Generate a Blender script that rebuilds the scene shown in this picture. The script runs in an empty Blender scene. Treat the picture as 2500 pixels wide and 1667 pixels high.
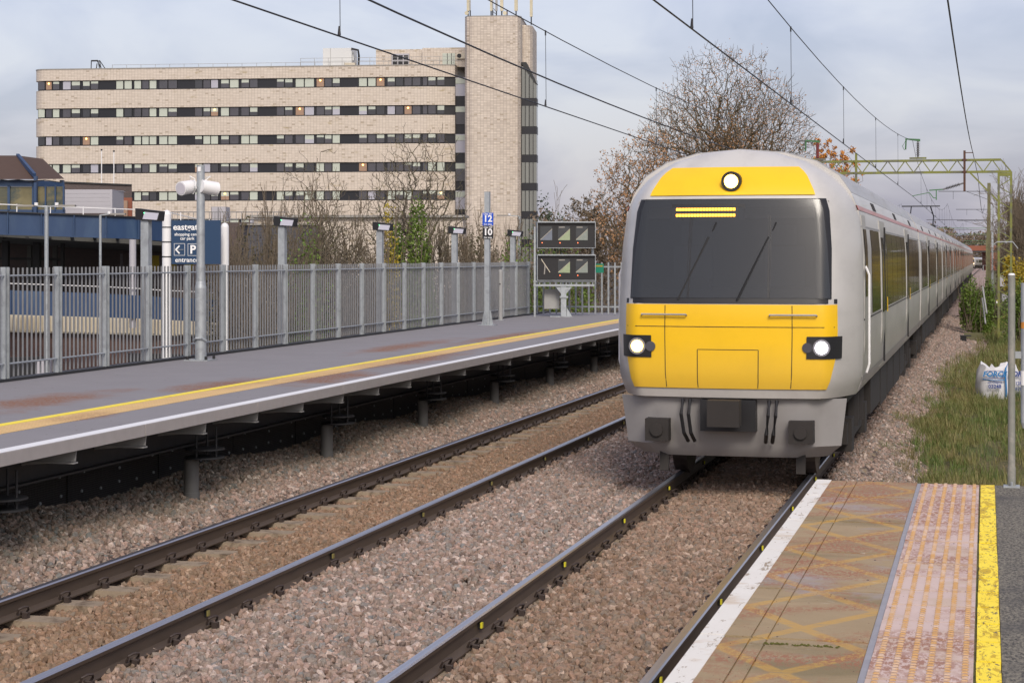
import bpy, math, random
import numpy as np
from mathutils import Vector, Matrix, Euler
random.seed(7); rng = np.random.default_rng(7)
R = math.radians
scn = bpy.context.scene
COL = scn.collection
PSI = R(14.071); F = 4620.0; H = 2.505; CS, SN = math.cos(PSI), math.sin(PSI)

# ------------------------------------------------------------------ camera
cd = bpy.data.cameras.new('camera'); cam = bpy.data.objects.new('camera', cd); COL.objects.link(cam)
cam.location = (0, 0, H); cam.rotation_euler = (R(90), 0, PSI)
cd.sensor_width = 36; cd.lens = F / 2500 * 36; cd.shift_y = -(833.5 - 627) / 2500
cd.clip_start = .1; cd.clip_end = 6000
scn.camera = cam

# ------------------------------------------------------------------ sky, sun, exposure
SUN_EL, SUN_AZ = R(38), R(158)           # behind the camera, a little to the right
w = bpy.data.worlds.new('World'); scn.world = w; w.use_nodes = True
nt = w.node_tree; nt.nodes.clear(); L = nt.links.new
out = nt.nodes.new('ShaderNodeOutputWorld'); add = nt.nodes.new('ShaderNodeAddShader')
bg1 = nt.nodes.new('ShaderNodeBackground'); bg2 = nt.nodes.new('ShaderNodeBackground')
sky = nt.nodes.new('ShaderNodeTexSky'); sky.sky_type = 'NISHITA'; sky.sun_disc = False
sky.sun_elevation = SUN_EL; sky.sun_rotation = SUN_AZ; sky.air_density = 1; sky.dust_density = 3
L(sky.outputs[0], bg1.inputs[0]); bg1.inputs[1].default_value = .05
tc = nt.nodes.new('ShaderNodeTexCoord'); mp = nt.nodes.new('ShaderNodeMapping'); mp.inputs['Scale'].default_value = (1, 1, 2.6)
L(tc.outputs['Generated'], mp.inputs[0])
n1 = nt.nodes.new('ShaderNodeTexNoise'); n1.inputs['Scale'].default_value = 8; n1.inputs['Detail'].default_value = 5; n1.inputs['Roughness'].default_value = .5; n1.inputs['Distortion'].default_value = .4
L(mp.outputs[0], n1.inputs['Vector'])
cr = nt.nodes.new('ShaderNodeValToRGB'); e = cr.color_ramp.elements
e[0].position = .39; e[0].color = (.185, .175, .235, 1); e[1].position = .62; e[1].color = (.30, .28, .315, 1)
m_ = e.new(.5); m_.color = (.24, .225, .28, 1)
L(n1.outputs['Fac'], cr.inputs[0]); L(cr.outputs[0], bg2.inputs[0]); bg2.inputs[1].default_value = .98
L(bg1.outputs[0], add.inputs[0]); L(bg2.outputs[0], add.inputs[1]); L(add.outputs[0], out.inputs[0])
sd = bpy.data.lights.new('sun', 'SUN'); sun = bpy.data.objects.new('sun', sd); COL.objects.link(sun)
sd.energy = 1.5; sd.angle = R(20); sd.color = (1, .92, .82)
dv = Vector((math.sin(SUN_AZ) * math.cos(SUN_EL), math.cos(SUN_AZ) * math.cos(SUN_EL), math.sin(SUN_EL)))
sun.rotation_euler = dv.to_track_quat('Z', 'Y').to_euler()
scn.view_settings.view_transform = 'Standard'; scn.view_settings.look = 'None'
scn.view_settings.exposure = .60; scn.view_settings.gamma = 1; scn.view_settings.use_curve_mapping = False
scn.render.film_transparent = False

# ------------------------------------------------------------------ helpers
def W(px, D):                                   # a point at a given picture column and distance
    r = (px - 1250) / F * D
    return (r * CS - D * SN, D * CS + r * SN)
def Z(py, D): return H - (py - 627) * D / F
def YX(px, a):
    u = px - 1250
    return a * (F * CS + u * SN) / (u * CS - F * SN)

def tag(o, label=None, cat=None, group=None, kind=None):
    if label: o['label'] = label
    if cat: o['category'] = cat
    if group: o['group'] = group
    if kind: o['kind'] = kind
    return o
def thing(name, label, cat, loc=(0, 0, 0), rz=0, group=None):
    o = bpy.data.objects.new(name, None); COL.objects.link(o); o.empty_display_size = .2
    o.location = loc; o.rotation_euler = (0, 0, rz)
    return tag(o, label, cat, group)
def structure(name, loc=(0, 0, 0), rz=0):
    o = bpy.data.objects.new(name, None); COL.objects.link(o); o.location = loc; o.rotation_euler = (0, 0, rz)
    o['kind'] = 'structure'; return o
def inst(name, mesh, parent, loc=(0, 0, 0), rot=(0, 0, 0), sc=(1, 1, 1)):
    o = bpy.data.objects.new(name, mesh); COL.objects.link(o); o.parent = parent
    o.location = loc; o.rotation_euler = rot; o.scale = sc; return o
def copy_tree(o, parent=None):
    kids = list(o.children)
    c = o.copy(); COL.objects.link(c); c.parent = parent
    for ch in kids: copy_tree(ch, c)
    return c

class MB:
    def __init__(s): s.v = []; s.f = []; s.m = []; s.mi = 0
    def add(s, vs, fs):
        b = len(s.v); s.v += [tuple(p) for p in vs]; s.f += [tuple(b + i for i in f) for f in fs]; s.m += [s.mi] * len(fs); return s
    def box(s, x0, x1, y0, y1, z0, z1):
        return s.add([(x0, y0, z0), (x1, y0, z0), (x1, y1, z0), (x0, y1, z0), (x0, y0, z1), (x1, y0, z1), (x1, y1, z1), (x0, y1, z1)],
                     [(0, 3, 2, 1), (4, 5, 6, 7), (0, 1, 5, 4), (1, 2, 6, 5), (2, 3, 7, 6), (3, 0, 4, 7)])
    def bar(s, p, q, wx, wy=None, up=(0, 0, 1)):
        wy = wy or wx; p = Vector(p); q = Vector(q); d = (q - p).normalized(); u = Vector(up)
        if abs(d.dot(u)) > .98: u = Vector((1, 0, 0))
        a = d.cross(u).normalized() * wx / 2; b = a.cross(d).normalized() * wy / 2
        c = [p - a - b, p + a - b, p + a + b, p - a + b]; c2 = [x + (q - p) for x in c]
        return s.add(c + c2, [(0, 3, 2, 1), (4, 5, 6, 7), (0, 1, 5, 4), (1, 2, 6, 5), (2, 3, 7, 6), (3, 0, 4, 7)])
    def cyl(s, p, q, r, r2=None, n=12, cap=True):
        r2 = r if r2 is None else r2; p = Vector(p); q = Vector(q); d = (q - p).normalized()
        u = Vector((0, 0, 1)) if abs(d.z) < .9 else Vector((1, 0, 0)); a = d.cross(u).normalized(); b = d.cross(a)
        vs = []
        for c, rr in ((p, r), (q, r2)):
            for i in range(n):
                t = 2 * math.pi * i / n; vs.append(c + (a * math.cos(t) + b * math.sin(t)) * rr)
        fs = [(i, n + i, n + (i + 1) % n, (i + 1) % n) for i in range(n)]
        if cap: fs += [tuple(range(n)), tuple(range(2 * n - 1, n - 1, -1))]
        return s.add(vs, fs)
    def tube(s, pts, r, n=6):
        pts = [Vector(p) for p in pts]; vs = []; fs = []
        for k, p in enumerate(pts):
            d = (pts[min(k + 1, len(pts) - 1)] - pts[max(k - 1, 0)]).normalized()
            u = Vector((0, 0, 1)) if abs(d.z) < .9 else Vector((1, 0, 0)); a = d.cross(u).normalized(); b = d.cross(a)
            rr = r[k] if isinstance(r, (list, tuple)) else r
            for i in range(n):
                t = 2 * math.pi * i / n; vs.append(p + (a * math.cos(t) + b * math.sin(t)) * rr)
        for k in range(len(pts) - 1):
            for i in range(n):
                fs.append((k * n + i, (k + 1) * n + i, (k + 1) * n + (i + 1) % n, k * n + (i + 1) % n))
        fs += [tuple(range(n)), tuple(range(len(pts) * n - 1, (len(pts) - 1) * n - 1, -1))]
        return s.add(vs, fs)
    def prism(s, poly, z0, z1):                 # footprint polygon (x,y) extruded in z
        n = len(poly); vs = [(x, y, z0) for x, y in poly] + [(x, y, z1) for x, y in poly]
        fs = [(i, (i + 1) % n, n + (i + 1) % n, n + i) for i in range(n)] + [tuple(range(n - 1, -1, -1)), tuple(range(n, 2 * n))]
        return s.add(vs, fs)
    def extY(s, prof, ys):                      # profile (x,z) swept along y list [(y,dx,dz)]
        n = len(prof); vs = []; fs = []
        for (y, dx, dz) in ys: vs += [(x + dx, y, z + dz) for x, z in prof]
        for k in range(len(ys) - 1):
            for i in range(n): fs.append((k * n + i, k * n + (i + 1) % n, (k + 1) * n + (i + 1) % n, (k + 1) * n + i))
        fs += [tuple(range(n - 1, -1, -1)), tuple(range((len(ys) - 1) * n, len(ys) * n))]
        return s.add(vs, fs)
    def mesh(s, name, mats, org=(0, 0, 0), smooth=False):
        me = bpy.data.meshes.new(name)
        me.from_pydata([(x - org[0], y - org[1], z - org[2]) for x, y, z in s.v], [], s.f)
        for m in (mats if isinstance(mats, (list, tuple)) else [mats]): me.materials.append(m)
        if any(s.m): me.polygons.foreach_set('material_index', s.m)
        if smooth:
            me.polygons.foreach_set('use_smooth', [True] * len(s.f))
            try: me.set_sharp_from_angle(angle=R(40))
            except Exception: pass
        me.update(); return me
    def build(s, name, mats, parent=None, local=False, smooth=False):
        org = (0, 0, 0)
        if parent is not None and not local:
            q = parent
            while q is not None:
                org = (org[0] + q.location[0], org[1] + q.location[1], org[2] + q.location[2]); q = q.parent
        o = bpy.data.objects.new(name, s.mesh(name, mats, org, smooth)); COL.objects.link(o); o.parent = parent; return o

def np_mesh(name, v, f, mat, smooth=False):      # v (n,3), f (m,k)
    me = bpy.data.meshes.new(name); k = f.shape[1]
    me.vertices.add(len(v)); me.vertices.foreach_set('co', v.astype(np.float32).ravel())
    me.loops.add(f.size); me.loops.foreach_set('vertex_index', f.astype(np.int32).ravel())
    me.polygons.add(len(f)); me.polygons.foreach_set('loop_start', np.arange(0, f.size, k, dtype=np.int32))
    me.polygons.foreach_set('loop_total', np.full(len(f), k, dtype=np.int32))
    if smooth: me.polygons.foreach_set('use_smooth', np.ones(len(f), dtype=bool))
    me.materials.append(mat); me.update(calc_edges=True); me.validate(); return me

# ------------------------------------------------------------------ material helpers
class NT:
    def __init__(s, name):
        s.mat = bpy.data.materials.new(name); s.mat.use_nodes = True; s.t = s.mat.node_tree; s.n = s.t.nodes
        s.b = s.n['Principled BSDF']; s.geo = s.n.new('ShaderNodeNewGeometry'); s.tcn = s.n.new('ShaderNodeTexCoord')
        s.pos = s.geo.outputs['Position']
    def l(s, a, b): s.t.links.new(a, b)
    def setv(s, sock, v):
        if hasattr(v, 'links'): s.l(v, sock)
        elif isinstance(v, (tuple, list)): sock.default_value = (*v, 1) if len(v) == 3 and sock.type == 'RGBA' else v
        else: sock.default_value = v
    def m(s, op, a, b=0, c=0):
        n = s.n.new('ShaderNodeMath'); n.operation = op; s.setv(n.inputs[0], a); s.setv(n.inputs[1], b); s.setv(n.inputs[2], c); return n.outputs[0]
    def noise(s, scale, detail=4, rough=.55, vec=None, stretch=None, dist=0):
        n = s.n.new('ShaderNodeTexNoise'); n.inputs['Scale'].default_value = scale; n.inputs['Detail'].default_value = detail
        n.inputs['Roughness'].default_value = rough; n.inputs['Distortion'].default_value = dist
        v = vec or s.pos
        if stretch:
            mp = s.n.new('ShaderNodeMapping'); mp.inputs['Scale'].default_value = stretch; s.l(v, mp.inputs[0]); v = mp.outputs[0]
        s.l(v, n.inputs['Vector']); return n.outputs['Fac']
    def ramp(s, fac, a, b, ca=(0, 0, 0), cb=(1, 1, 1)):
        r = s.n.new('ShaderNodeValToRGB'); e = r.color_ramp.elements; e[0].position = a; e[1].position = b
        e[0].color = (*ca, 1); e[1].color = (*cb, 1); s.l(fac, r.inputs[0]); return r.outputs[0]
    def step(s, fac, a, b):
        r = s.n.new('ShaderNodeMapRange'); r.inputs[1].default_value = a; r.inputs[2].default_value = b; s.setv(r.inputs[0], fac); return r.outputs[0]
    def mix(s, fac, a, b, mode='MIX'):
        n = s.n.new('ShaderNodeMix'); n.data_type = 'RGBA'; n.blend_type = mode
        s.setv(n.inputs[0], fac); s.setv(n.inputs[6], a); s.setv(n.inputs[7], b); return n.outputs[2]
    def xyz(s, v=None):
        n = s.n.new('ShaderNodeSeparateXYZ'); s.l(v or s.pos, n.inputs[0]); return n.outputs
    def bump(s, h, strength=.3, dist=.02):
        n = s.n.new('ShaderNodeBump'); n.inputs['Strength'].default_value = strength; n.inputs['Distance'].default_value = dist
        s.l(h, n.inputs['Height']); s.l(n.outputs[0], s.b.inputs['Normal'])
    def fin(s, col=None, rough=.6, metal=0, emit=None, es=0):
        if col is not None: s.setv(s.b.inputs['Base Color'], col)
        s.setv(s.b.inputs['Roughness'], rough); s.setv(s.b.inputs['Metallic'], metal)
        if emit is not None: s.setv(s.b.inputs['Emission Color'], emit); s.b.inputs['Emission Strength'].default_value = es
        return s.mat

def sr(r, g, b):                                 # sRGB 0..255 to linear
    f = lambda c: (c / 255 / 12.92) if c <= 10 else ((c / 255 + .055) / 1.055) ** 2.4
    return (f(r), f(g), f(b))
def pm(name, col, rough=.6, metal=0, var=.12, scale=3, bump=0, bs=60, col2=None, stretch=None, c2lim=(.5, .65), spec=None):
    t = NT(name); n = t.noise(scale, 5, .6, stretch=stretch)
    lo = tuple(c * (1 - var) for c in col); hi = tuple(min(1, c * (1 + var)) for c in col)
    c = t.mix(n, lo, hi)
    if col2: c = t.mix(t.step(t.noise(scale * .6, 6, .65, stretch=stretch, dist=.5), *c2lim), c, col2)
    if bump: t.bump(t.noise(bs, 3), bump, .01)
    if spec is not None: t.b.inputs['Specular IOR Level'].default_value = spec
    return t.fin(c, rough, metal)
def emat(name, col, s): return NT(name).fin((.02, .02, .02), .5, 0, col, s)

M = {}
M['galv'] = pm('galvanised_steel', (.38, .41, .43), .5, .35, .22, 9, .05, 80, col2=(.29, .31, .33))
M['galv_dark'] = pm('galvanised_bar', (.22, .225, .235), .55, .3, .2, 7)
M['dull_steel'] = pm('painted_grey_steel', (.33, .33, .32), .6, .1, .15, 6)
M['dark_steel'] = pm('dark_steel', (.035, .036, .038), .6, .3, .3, 8)
M['black'] = pm('black_plastic', (.012, .012, .014), .45, 0, .2, 6)
M['white'] = pm('white_paint', (.8, .8, .8), .45, 0, .04, 5)
M['white_dirty'] = pm('weathered_white_paint', (.74, .73, .68), .6, 0, .1, 8, col2=(.42, .38, .3), c2lim=(.58, .7))
M['rubber'] = pm('wire_dark', (.03, .03, .033), .5, .3, .1, 3)
M['lens'] = pm('lamp_panel', (.5, .5, .58), .3, 0, .05, 3)
M['green_led'] = emat('green_led', (.1, 1, .3), 3)
M['red_led'] = emat('red_led', (1, .18, .06), 3)
M['concrete'] = pm('concrete', (.30, .285, .26), .85, 0, .18, 6, .3, 50)
M['sleeper'] = pm('sleeper_concrete', (.28, .22, .155), .9, 0, .25, 9, .4, 60, col2=(.12, .085, .055))
M['clip'] = pm('clip_steel', (.055, .04, .035), .6, .3, .25, 30)
M['dull_tag'] = pm('dull_tag', (.20, .17, .05), .7, 0, .2, 30)
M['yellow_tag'] = pm('yellow_tag', (.68, .62, .03), .5, 0, .05, 3)
M['blue_paint'] = pm('blue_paint', sr(42, 66, 100), .5, 0, .16, 1.3, col2=sr(60, 82, 110), stretch=(1, 1, .3), c2lim=(.52, .72))
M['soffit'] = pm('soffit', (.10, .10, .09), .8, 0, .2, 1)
M['cream'] = pm('cream_cladding', (.62, .56, .44), .6, 0, .08, 2)
M['roof_brown'] = pm('brown_roof', (.075, .045, .033), .8, 0, .15, 4, .2, 20)
M['clad_grey'] = pm('grey_cladding', (.42, .41, .44), .5, 0, .06, 2)
M['navy_sign'] = pm('navy_sign', (.012, .045, .11), .35, 0, .05, 2)
M['blue_sign'] = pm('blue_sign', (.01, .075, .52), .35, 0, .05, 2)
M['green_sign'] = pm('green_sign', (.02, .22, .14), .4, 0, .05, 2)
M['bark'] = pm('bark', (.115, .095, .07), .9, 0, .35, 6, col2=(.16, .155, .07))
M['twig'] = pm('twig', (.17, .135, .095), .9, 0, .3, 6)
M['oak_bark'] = pm('oak_bark', (.115, .092, .055), .9, 0, .35, 4)
M['fence_back'] = M['galv_dark']
def leafmat(name, a, b):
    t = NT(name); c = t.mix(t.step(t.noise(1.3, 4), .35, .65), a, b); c = t.mix(t.noise(25, 2), c, tuple(x * 1.5 for x in b))
    return t.fin(c, .65)
M['ivy'] = leafmat('ivy_leaf', (.035, .085, .012), (.10, .15, .018))
M['ivy_yellow'] = leafmat('yellowing_leaf', (.16, .15, .012), (.34, .25, .02))
M['oak_leaf'] = leafmat('oak_leaf', (.20, .105, .045), (.34, .19, .09))
M['orange_leaf'] = leafmat('orange_leaf', (.28, .10, .018), (.46, .20, .035))
M['conifer'] = leafmat('conifer_leaf', (.022, .035, .018), (.045, .06, .03))
M['scrub'] = leafmat('scrub_leaf', (.065, .05, .03), (.13, .095, .055))
M['undergrowth'] = leafmat('undergrowth_leaf', (.03, .035, .015), (.075, .065, .03))
M['far_wood'] = leafmat('far_wood', (.10, .075, .05), (.17, .125, .085))

# ground and verge
t = NT('verge_soil'); n = t.noise(.8, 6)
c = t.mix(t.step(n, .38, .6), (.10, .115, .03), (.16, .125, .06)); c = t.mix(t.step(t.noise(14, 4), .4, .7), c, (.055, .07, .02)); t.bump(t.noise(20, 4), .8, .05)
M['verge'] = t.fin(c, .95)
t = NT('grass_blade'); c = t.mix(t.step(t.noise(.9, 4), .40, .62), (.085, .135, .022), (.19, .17, .055)); c = t.mix(t.step(t.noise(7, 3), .52, .7), c, (.30, .24, .12)); c = t.mix(t.step(t.noise(1.7, 3), .55, .7), c, (.19, .13, .06))
M['grass'] = t.fin(c, .7)
# ballast bed & stones: stone colour changes across the bed (brake dust between the rails, darker and greener towards the platform wall)
def ballast_mat(name, stone):
    t = NT(name); x, y, z = t.xyz()
    if stone:
        at = t.n.new('ShaderNodeAttribute'); at.attribute_type = 'INSTANCER'; at.attribute_name = 'tint'; f = at.outputs['Fac']
        r = t.n.new('ShaderNodeValToRGB'); e = r.color_ramp.elements; e[0].position = 0; e[0].color = (.15, .11, .09, 1); e[1].position = 1; e[1].color = (.60, .50, .44, 1)
        for p, cc in ((.18, (.36, .265, .215)), (.36, (.26, .23, .20)), (.55, (.43, .30, .25)), (.70, (.26, .185, .14)), (.84, (.22, .22, .215)), (.90, (.46, .35, .30))):
            q = e.new(p); q.color = (*cc, 1)
        t.l(f, r.inputs[0]); c = r.outputs[0]
    else:
        f = t.noise(18, 4); c = t.mix(f, (.06, .042, .034), (.15, .105, .085))
    dA = t.m('ABSOLUTE', t.m('ADD', x, 6.25)); dB = t.m('ABSOLUTE', t.m('ADD', x, 2.71)); nn = t.m('MULTIPLY', t.m('SUBTRACT', t.noise(1.2, 4), .5), .5)
    wa = t.step(t.m('ADD', dA, nn), 1.0, .62); wb = t.m('MULTIPLY', t.step(t.m('ADD', dB, nn), 1.0, .62), .7)
    c = t.mix(t.m('MULTIPLY', t.m('MAXIMUM', wa, wb), .8), c, t.mix(1.0, t.mix(.45, c, (.24, .17, .105)), (.90, .76, .58), 'MULTIPLY'))
    wl = t.step(t.m('ADD', x, nn), -7.75, -8.15); c = t.mix(t.m('MULTIPLY', wl, .75), c, t.mix(1.0, c, (.78, .86, .78), 'MULTIPLY'))
    if not stone: t.bump(t.noise(22, 4), 1, .06)
    if stone: c = t.mix(t.step(t.noise(60, 3), .35, .75), c, t.mix(1.0, c, (.62, .6, .56), 'MULTIPLY'))
    return t.fin(c, .9)
M['ballast'] = ballast_mat('ballast_bed', False); M['stone'] = ballast_mat('ballast_stone', True)
# far ballast where the stones are too small to pick out
t = NT('ballast_far'); v = t.n.new('ShaderNodeTexVoronoi'); v.inputs['Scale'].default_value = 16; t.l(t.pos, v.inputs['Vector'])
c = t.mix(t.xyz(v.outputs['Color'])[0], (.20, .145, .125), (.5, .37, .32)); t.bump(v.outputs['Distance'], 1, .05); M['ballast_far'] = t.fin(c, .9)
# rails
t = NT('rail_web'); c = t.mix(t.noise(5, 5, stretch=(1, .2, 1)), (.075, .055, .042), (.145, .108, .08)); M['rail'] = t.fin(c, .55, .35)
t = NT('rail_head'); c = t.mix(t.noise(3, 3, stretch=(20, .1, 1)), (.30, .30, .34), (.5, .5, .54)); M['rail_head'] = t.fin(c, .28, .85)
def specks(t, c, scale, prob, col, stretch=(1, .4, 1), r=.16):
    v = t.n.new('ShaderNodeTexVoronoi'); v.inputs['Scale'].default_value = scale; mp = t.n.new('ShaderNodeMapping'); mp.inputs['Scale'].default_value = stretch; t.l(t.pos, mp.inputs[0]); t.l(mp.outputs[0], v.inputs['Vector'])
    q = t.xyz(v.outputs['Color']); m = t.m('MULTIPLY', t.m('LESS_THAN', v.outputs['Distance'], t.m('ADD', t.m('MULTIPLY', q[1], r), .05)), t.m('LESS_THAN', q[0], prob)); return t.mix(t.m('MULTIPLY', m, .85), c, col)
PATCH = [(-9.95, 18.9, .45, 1.5), (-9.1, 21.7, .42, 1.3), (-8.25, 23.4, .40, 1.6), (-8.5, 27.6, .40, 2.4), (-9.9, 32.0, .35, 2.5), (-9.2, 36, .3, 3.5), (-8.6, 17.0, .2, .6)]
def patches(t):
    x, y, z = t.xyz(); acc = None; nn = t.m('MULTIPLY', t.m('SUBTRACT', t.noise(1.6, 5, .65), .5), 2.6)
    for a, b, ra, rb in PATCH:
        e1 = t.m('DIVIDE', t.m('SUBTRACT', x, a), ra); e2 = t.m('DIVIDE', t.m('SUBTRACT', y, b), rb)
        d = t.m('ADD', t.m('SQRT', t.m('ADD', t.m('MULTIPLY', e1, e1), t.m('MULTIPLY', e2, e2))), nn); v = t.step(d, 1.35, .35)
        acc = v if acc is None else t.m('MAXIMUM', acc, v)
    return acc
# left platform surface
t = NT('platform_grey'); x, y, z = t.xyz(); c = t.mix(t.noise(1.2, 6, .7), (.195, .185, .19), (.26, .247, .252))
st = patches(t); sp = t.step(t.noise(30, 3, .75, stretch=(1, .4, 1)), .36, .50)
c = t.mix(t.m('MULTIPLY', st, t.m('MULTIPLY', sp, 1.0)), c, (.22, .095, .04))
c = specks(t, c, 14, .16, (.08, .055, .04), (1, .5, 1), .12); t.bump(t.noise(150, 3), .25, .004); M['plat_grey'] = t.fin(c, .68)
def debris(t, c, k=.9, lim=(.5, .66)):
    st = t.step(t.noise(1.6, 5, .65, stretch=(.7, 1.0, 1), dist=.4), *lim); sp = t.step(t.noise(42, 3, .8, stretch=(1, .45, 1)), .44, .52)
    c = t.mix(t.m('MULTIPLY', t.m('MULTIPLY', st, sp), k), c, (.30, .12, .06))
    c = specks(t, c, 60, .22, (.13, .045, .022)); return specks(t, c, 28, .07, (.06, .03, .02))
t = NT('tan_tactile_strip'); st = patches(t); c = t.mix(t.noise(3, 4), (.68, .44, .17), (.82, .56, .23))
x, y, z = t.xyz(); bx = t.m('ABSOLUTE', t.m('SINE', t.m('MULTIPLY', x, math.pi / .067))); by = t.m('ABSOLUTE', t.m('SINE', t.m('MULTIPLY', y, math.pi / .067)))
bb = t.m('MULTIPLY', bx, by); c = t.mix(t.m('MULTIPLY', t.step(bb, .45, .2), .35), c, (.26, .15, .06)); c = t.mix(t.m('MULTIPLY', t.m('MULTIPLY', st, t.step(t.noise(38, 3, .7), .4, .6)), .7), c, (.25, .11, .05)); t.bump(bb, .5, .01); M['tan'] = t.fin(c, .65)
M['yellow_line'] = pm('yellow_line_paint', (.98, .76, .01), .5, 0, .06, 3, col2=(.62, .42, .02), c2lim=(.6, .7))
M['fascia'] = pm('fascia_grey', (.40, .37, .355), .7, 0, .12, 9, .6, 130)
t = NT('mesh_panel'); x, y, z = t.xyz(); g1 = t.step(t.m('ABSOLUTE', t.m('SINE', t.m('MULTIPLY', z, math.pi / .022))), .0, .45); g2 = t.step(t.m('ABSOLUTE', t.m('SINE', t.m('MULTIPLY', y, math.pi / .03))), .0, .45)
g = t.m('MULTIPLY', g1, g2); t.bump(g, 1, .01); M['mesh_panel'] = t.fin(t.mix(g, (.085, .085, .085), (.006, .006, .007)), .6)
# right platform slabs, tiles, paint
t = NT('coping_slab'); x, y, z = t.xyz()
c = t.mix(t.noise(2.2, 6, .7), (.27, .195, .10), (.42, .315, .185)); c = t.mix(t.m('MULTIPLY', t.step(t.noise(1.3, 5, .6, stretch=(.6, 2, 1)), .5, .68), .6), c, (.13, .105, .035))
c = t.mix(t.m('MULTIPLY', t.step(t.noise(1.7, 4, .6, stretch=(1, 1, 1)), .57, .7), .55), c, (.33, .31, .35))
vv = t.m('MULTIPLY', t.m('ABSOLUTE', t.m('SUBTRACT', t.m('FRACT', t.m('ADD', t.m('DIVIDE', t.m('SUBTRACT', y, 9.12), .9), 20.5)), .5)), .9)
uu = t.m('MULTIPLY', t.m('ABSOLUTE', t.m('ADD', x, .77)), .45 / .30)
dd = t.m('ABSOLUTE', t.m('SUBTRACT', vv, uu)); pw = t.m('MULTIPLY', t.step(dd, .070, .045), t.step(t.noise(28, 5, .7, stretch=(.4, 2.5, 1)), .34, .5))
c = t.mix(t.m('MULTIPLY', pw, .62), c, (.56, .32, .05)); c = debris(t, c, .85, (.46, .58))
fl = t.m('MULTIPLY', t.step(t.noise(3.1, 3), .56, .62), t.step(t.noise(30, 4, .7, stretch=(.35, 3, 1)), .6, .66)); c = t.mix(t.m('MULTIPLY', fl, .8), c, (.6, .55, .48))
t.bump(t.noise(120, 4), .5, .006); M['slab'] = t.fin(c, .75)
t = NT('pink_tile'); c = t.mix(t.noise(5, 4), (.54, .40, .345), (.66, .52, .46)); c = t.mix(t.m('MULTIPLY', t.step(t.noise(4, 4), .5, .62), .35), c, (.45, .33, .17)); c = debris(t, c, .85, (.44, .56)); t.bump(t.noise(120, 3), .15, .003); M['tile'] = t.fin(c, .6)
M['tile_bump'] = pm('worn_tile_bump', (.46, .265, .10), .6, 0, .25, 14, col2=(.50, .37, .28), c2lim=(.45, .62))
t = NT('worn_yellow_line'); c = t.mix(t.noise(4, 5), (.95, .68, .005), (1, .82, .06)); c = t.mix(t.step(t.noise(16, 6, .75, stretch=(1, .3, 1), dist=1), .52, .56), c, (.60, .40, .003)); c = t.mix(t.step(t.noise(45, 5, .75, stretch=(1, .3, 1)), .58, .62), c, (.14, .10, .05)); M['worn_yellow'] = t.fin(c, .6)
t = NT('worn_white_line'); c = t.mix(t.noise(4, 5), (.70, .67, .60), (.80, .78, .72)); c = t.mix(t.step(t.noise(16, 6, .8, stretch=(1, .35, 1), dist=.6), .57, .61), c, (.32, .25, .17)); c = t.mix(t.step(t.noise(5, 4), .55, .7), c, (.62, .53, .42)); M['worn_white'] = t.fin(c, .65)
t = NT('asphalt'); c = t.mix(t.step(t.noise(70, 3, .8, stretch=(1, .4, 1)), .38, .62), (.05, .046, .042), (.26, .235, .18)); c = t.mix(t.step(t.noise(1.5, 4), .5, .7), c, (.075, .07, .065)); t.bump(t.noise(180, 3), .8, .008); M['asphalt'] = t.fin(c, .85)
M['asphalt_far'] = pm('street_asphalt', (.06, .06, .062), .9, 0, .2, 1)
# tiled facade of the office block (stack-bonded tiles)
def brickmat(name, c1, c2, mort, bw, bh, off=0, ms=.03, var=.25, stain=None, bias=0, seed=0):
    t = NT(name); x, y, z = t.xyz(t.tcn.outputs['Object']); cb = t.n.new('ShaderNodeCombineXYZ')
    t.l(t.m('ADD', x, y), cb.inputs[0]); t.l(z, cb.inputs[1])
    b = t.n.new('ShaderNodeTexBrick'); b.offset = off; b.offset_frequency = 2; b.squash = 1
    b.inputs['Scale'].default_value = 1; b.inputs['Brick Width'].default_value = bw; b.inputs['Row Height'].default_value = bh
    b.inputs['Mortar Size'].default_value = ms; b.inputs['Mortar Smooth'].default_value = .1; b.inputs['Bias'].default_value = bias
    b.inputs['Color1'].default_value = (*c1, 1); b.inputs['Color2'].default_value = (*c2, 1); b.inputs['Mortar'].default_value = (*mort, 1)
    t.l(cb.outputs[0], b.inputs['Vector']); c = b.outputs['Color']
    c = t.mix(t.m('MULTIPLY', t.step(t.noise(.12, 4, .6, vec=t.tcn.outputs['Object']), .4, .7), var), c, t.mix(1.0, c, (.78, .74, .68), 'MULTIPLY'))
    if off == 0:
        fl = lambda v: t.m('FLOOR', v)
        ci = t.n.new('ShaderNodeCombineXYZ'); t.l(fl(t.m('DIVIDE', t.m('ADD', x, y), bw)), ci.inputs[0]); t.l(fl(t.m('DIVIDE', z, bh)), ci.inputs[1])
        wn = t.n.new('ShaderNodeTexWhiteNoise'); wn.noise_dimensions = '2D'; t.l(ci.outputs[0], wn.inputs['Vector'])
        c = t.mix(t.m('MULTIPLY', t.m('GREATER_THAN', wn.outputs['Value'], .965), .55), c, (.28, .22, .15))
    if stain:
        s_ = t.m('MULTIPLY', t.step(t.noise(1.1, 4, .65, vec=t.tcn.outputs['Object'], stretch=(.5, .5, 1.4)), .60, .68), .7); c = t.mix(s_, c, stain)
    t.bump(b.outputs['Fac'], -.2, .01); return t.fin(c, .6)
M['facade'] = brickmat('pale_facade_tile', (.66, .585, .50), (.58, .51, .43), (.37, .31, .255), .36, .18, 0, .014, .2, (.36, .29, .17))
M['tower'] = brickmat('pale_tower_tile', (.67, .595, .51), (.52, .455, .39), (.34, .285, .235), .36, .18, 0, .016, .5, (.37, .31, .22))
M['brown_brick'] = brickmat('brown_brick', (.085, .055, .05), (.055, .04, .04), (.11, .09, .085), .215, .075, .5, .008, .3)
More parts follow.
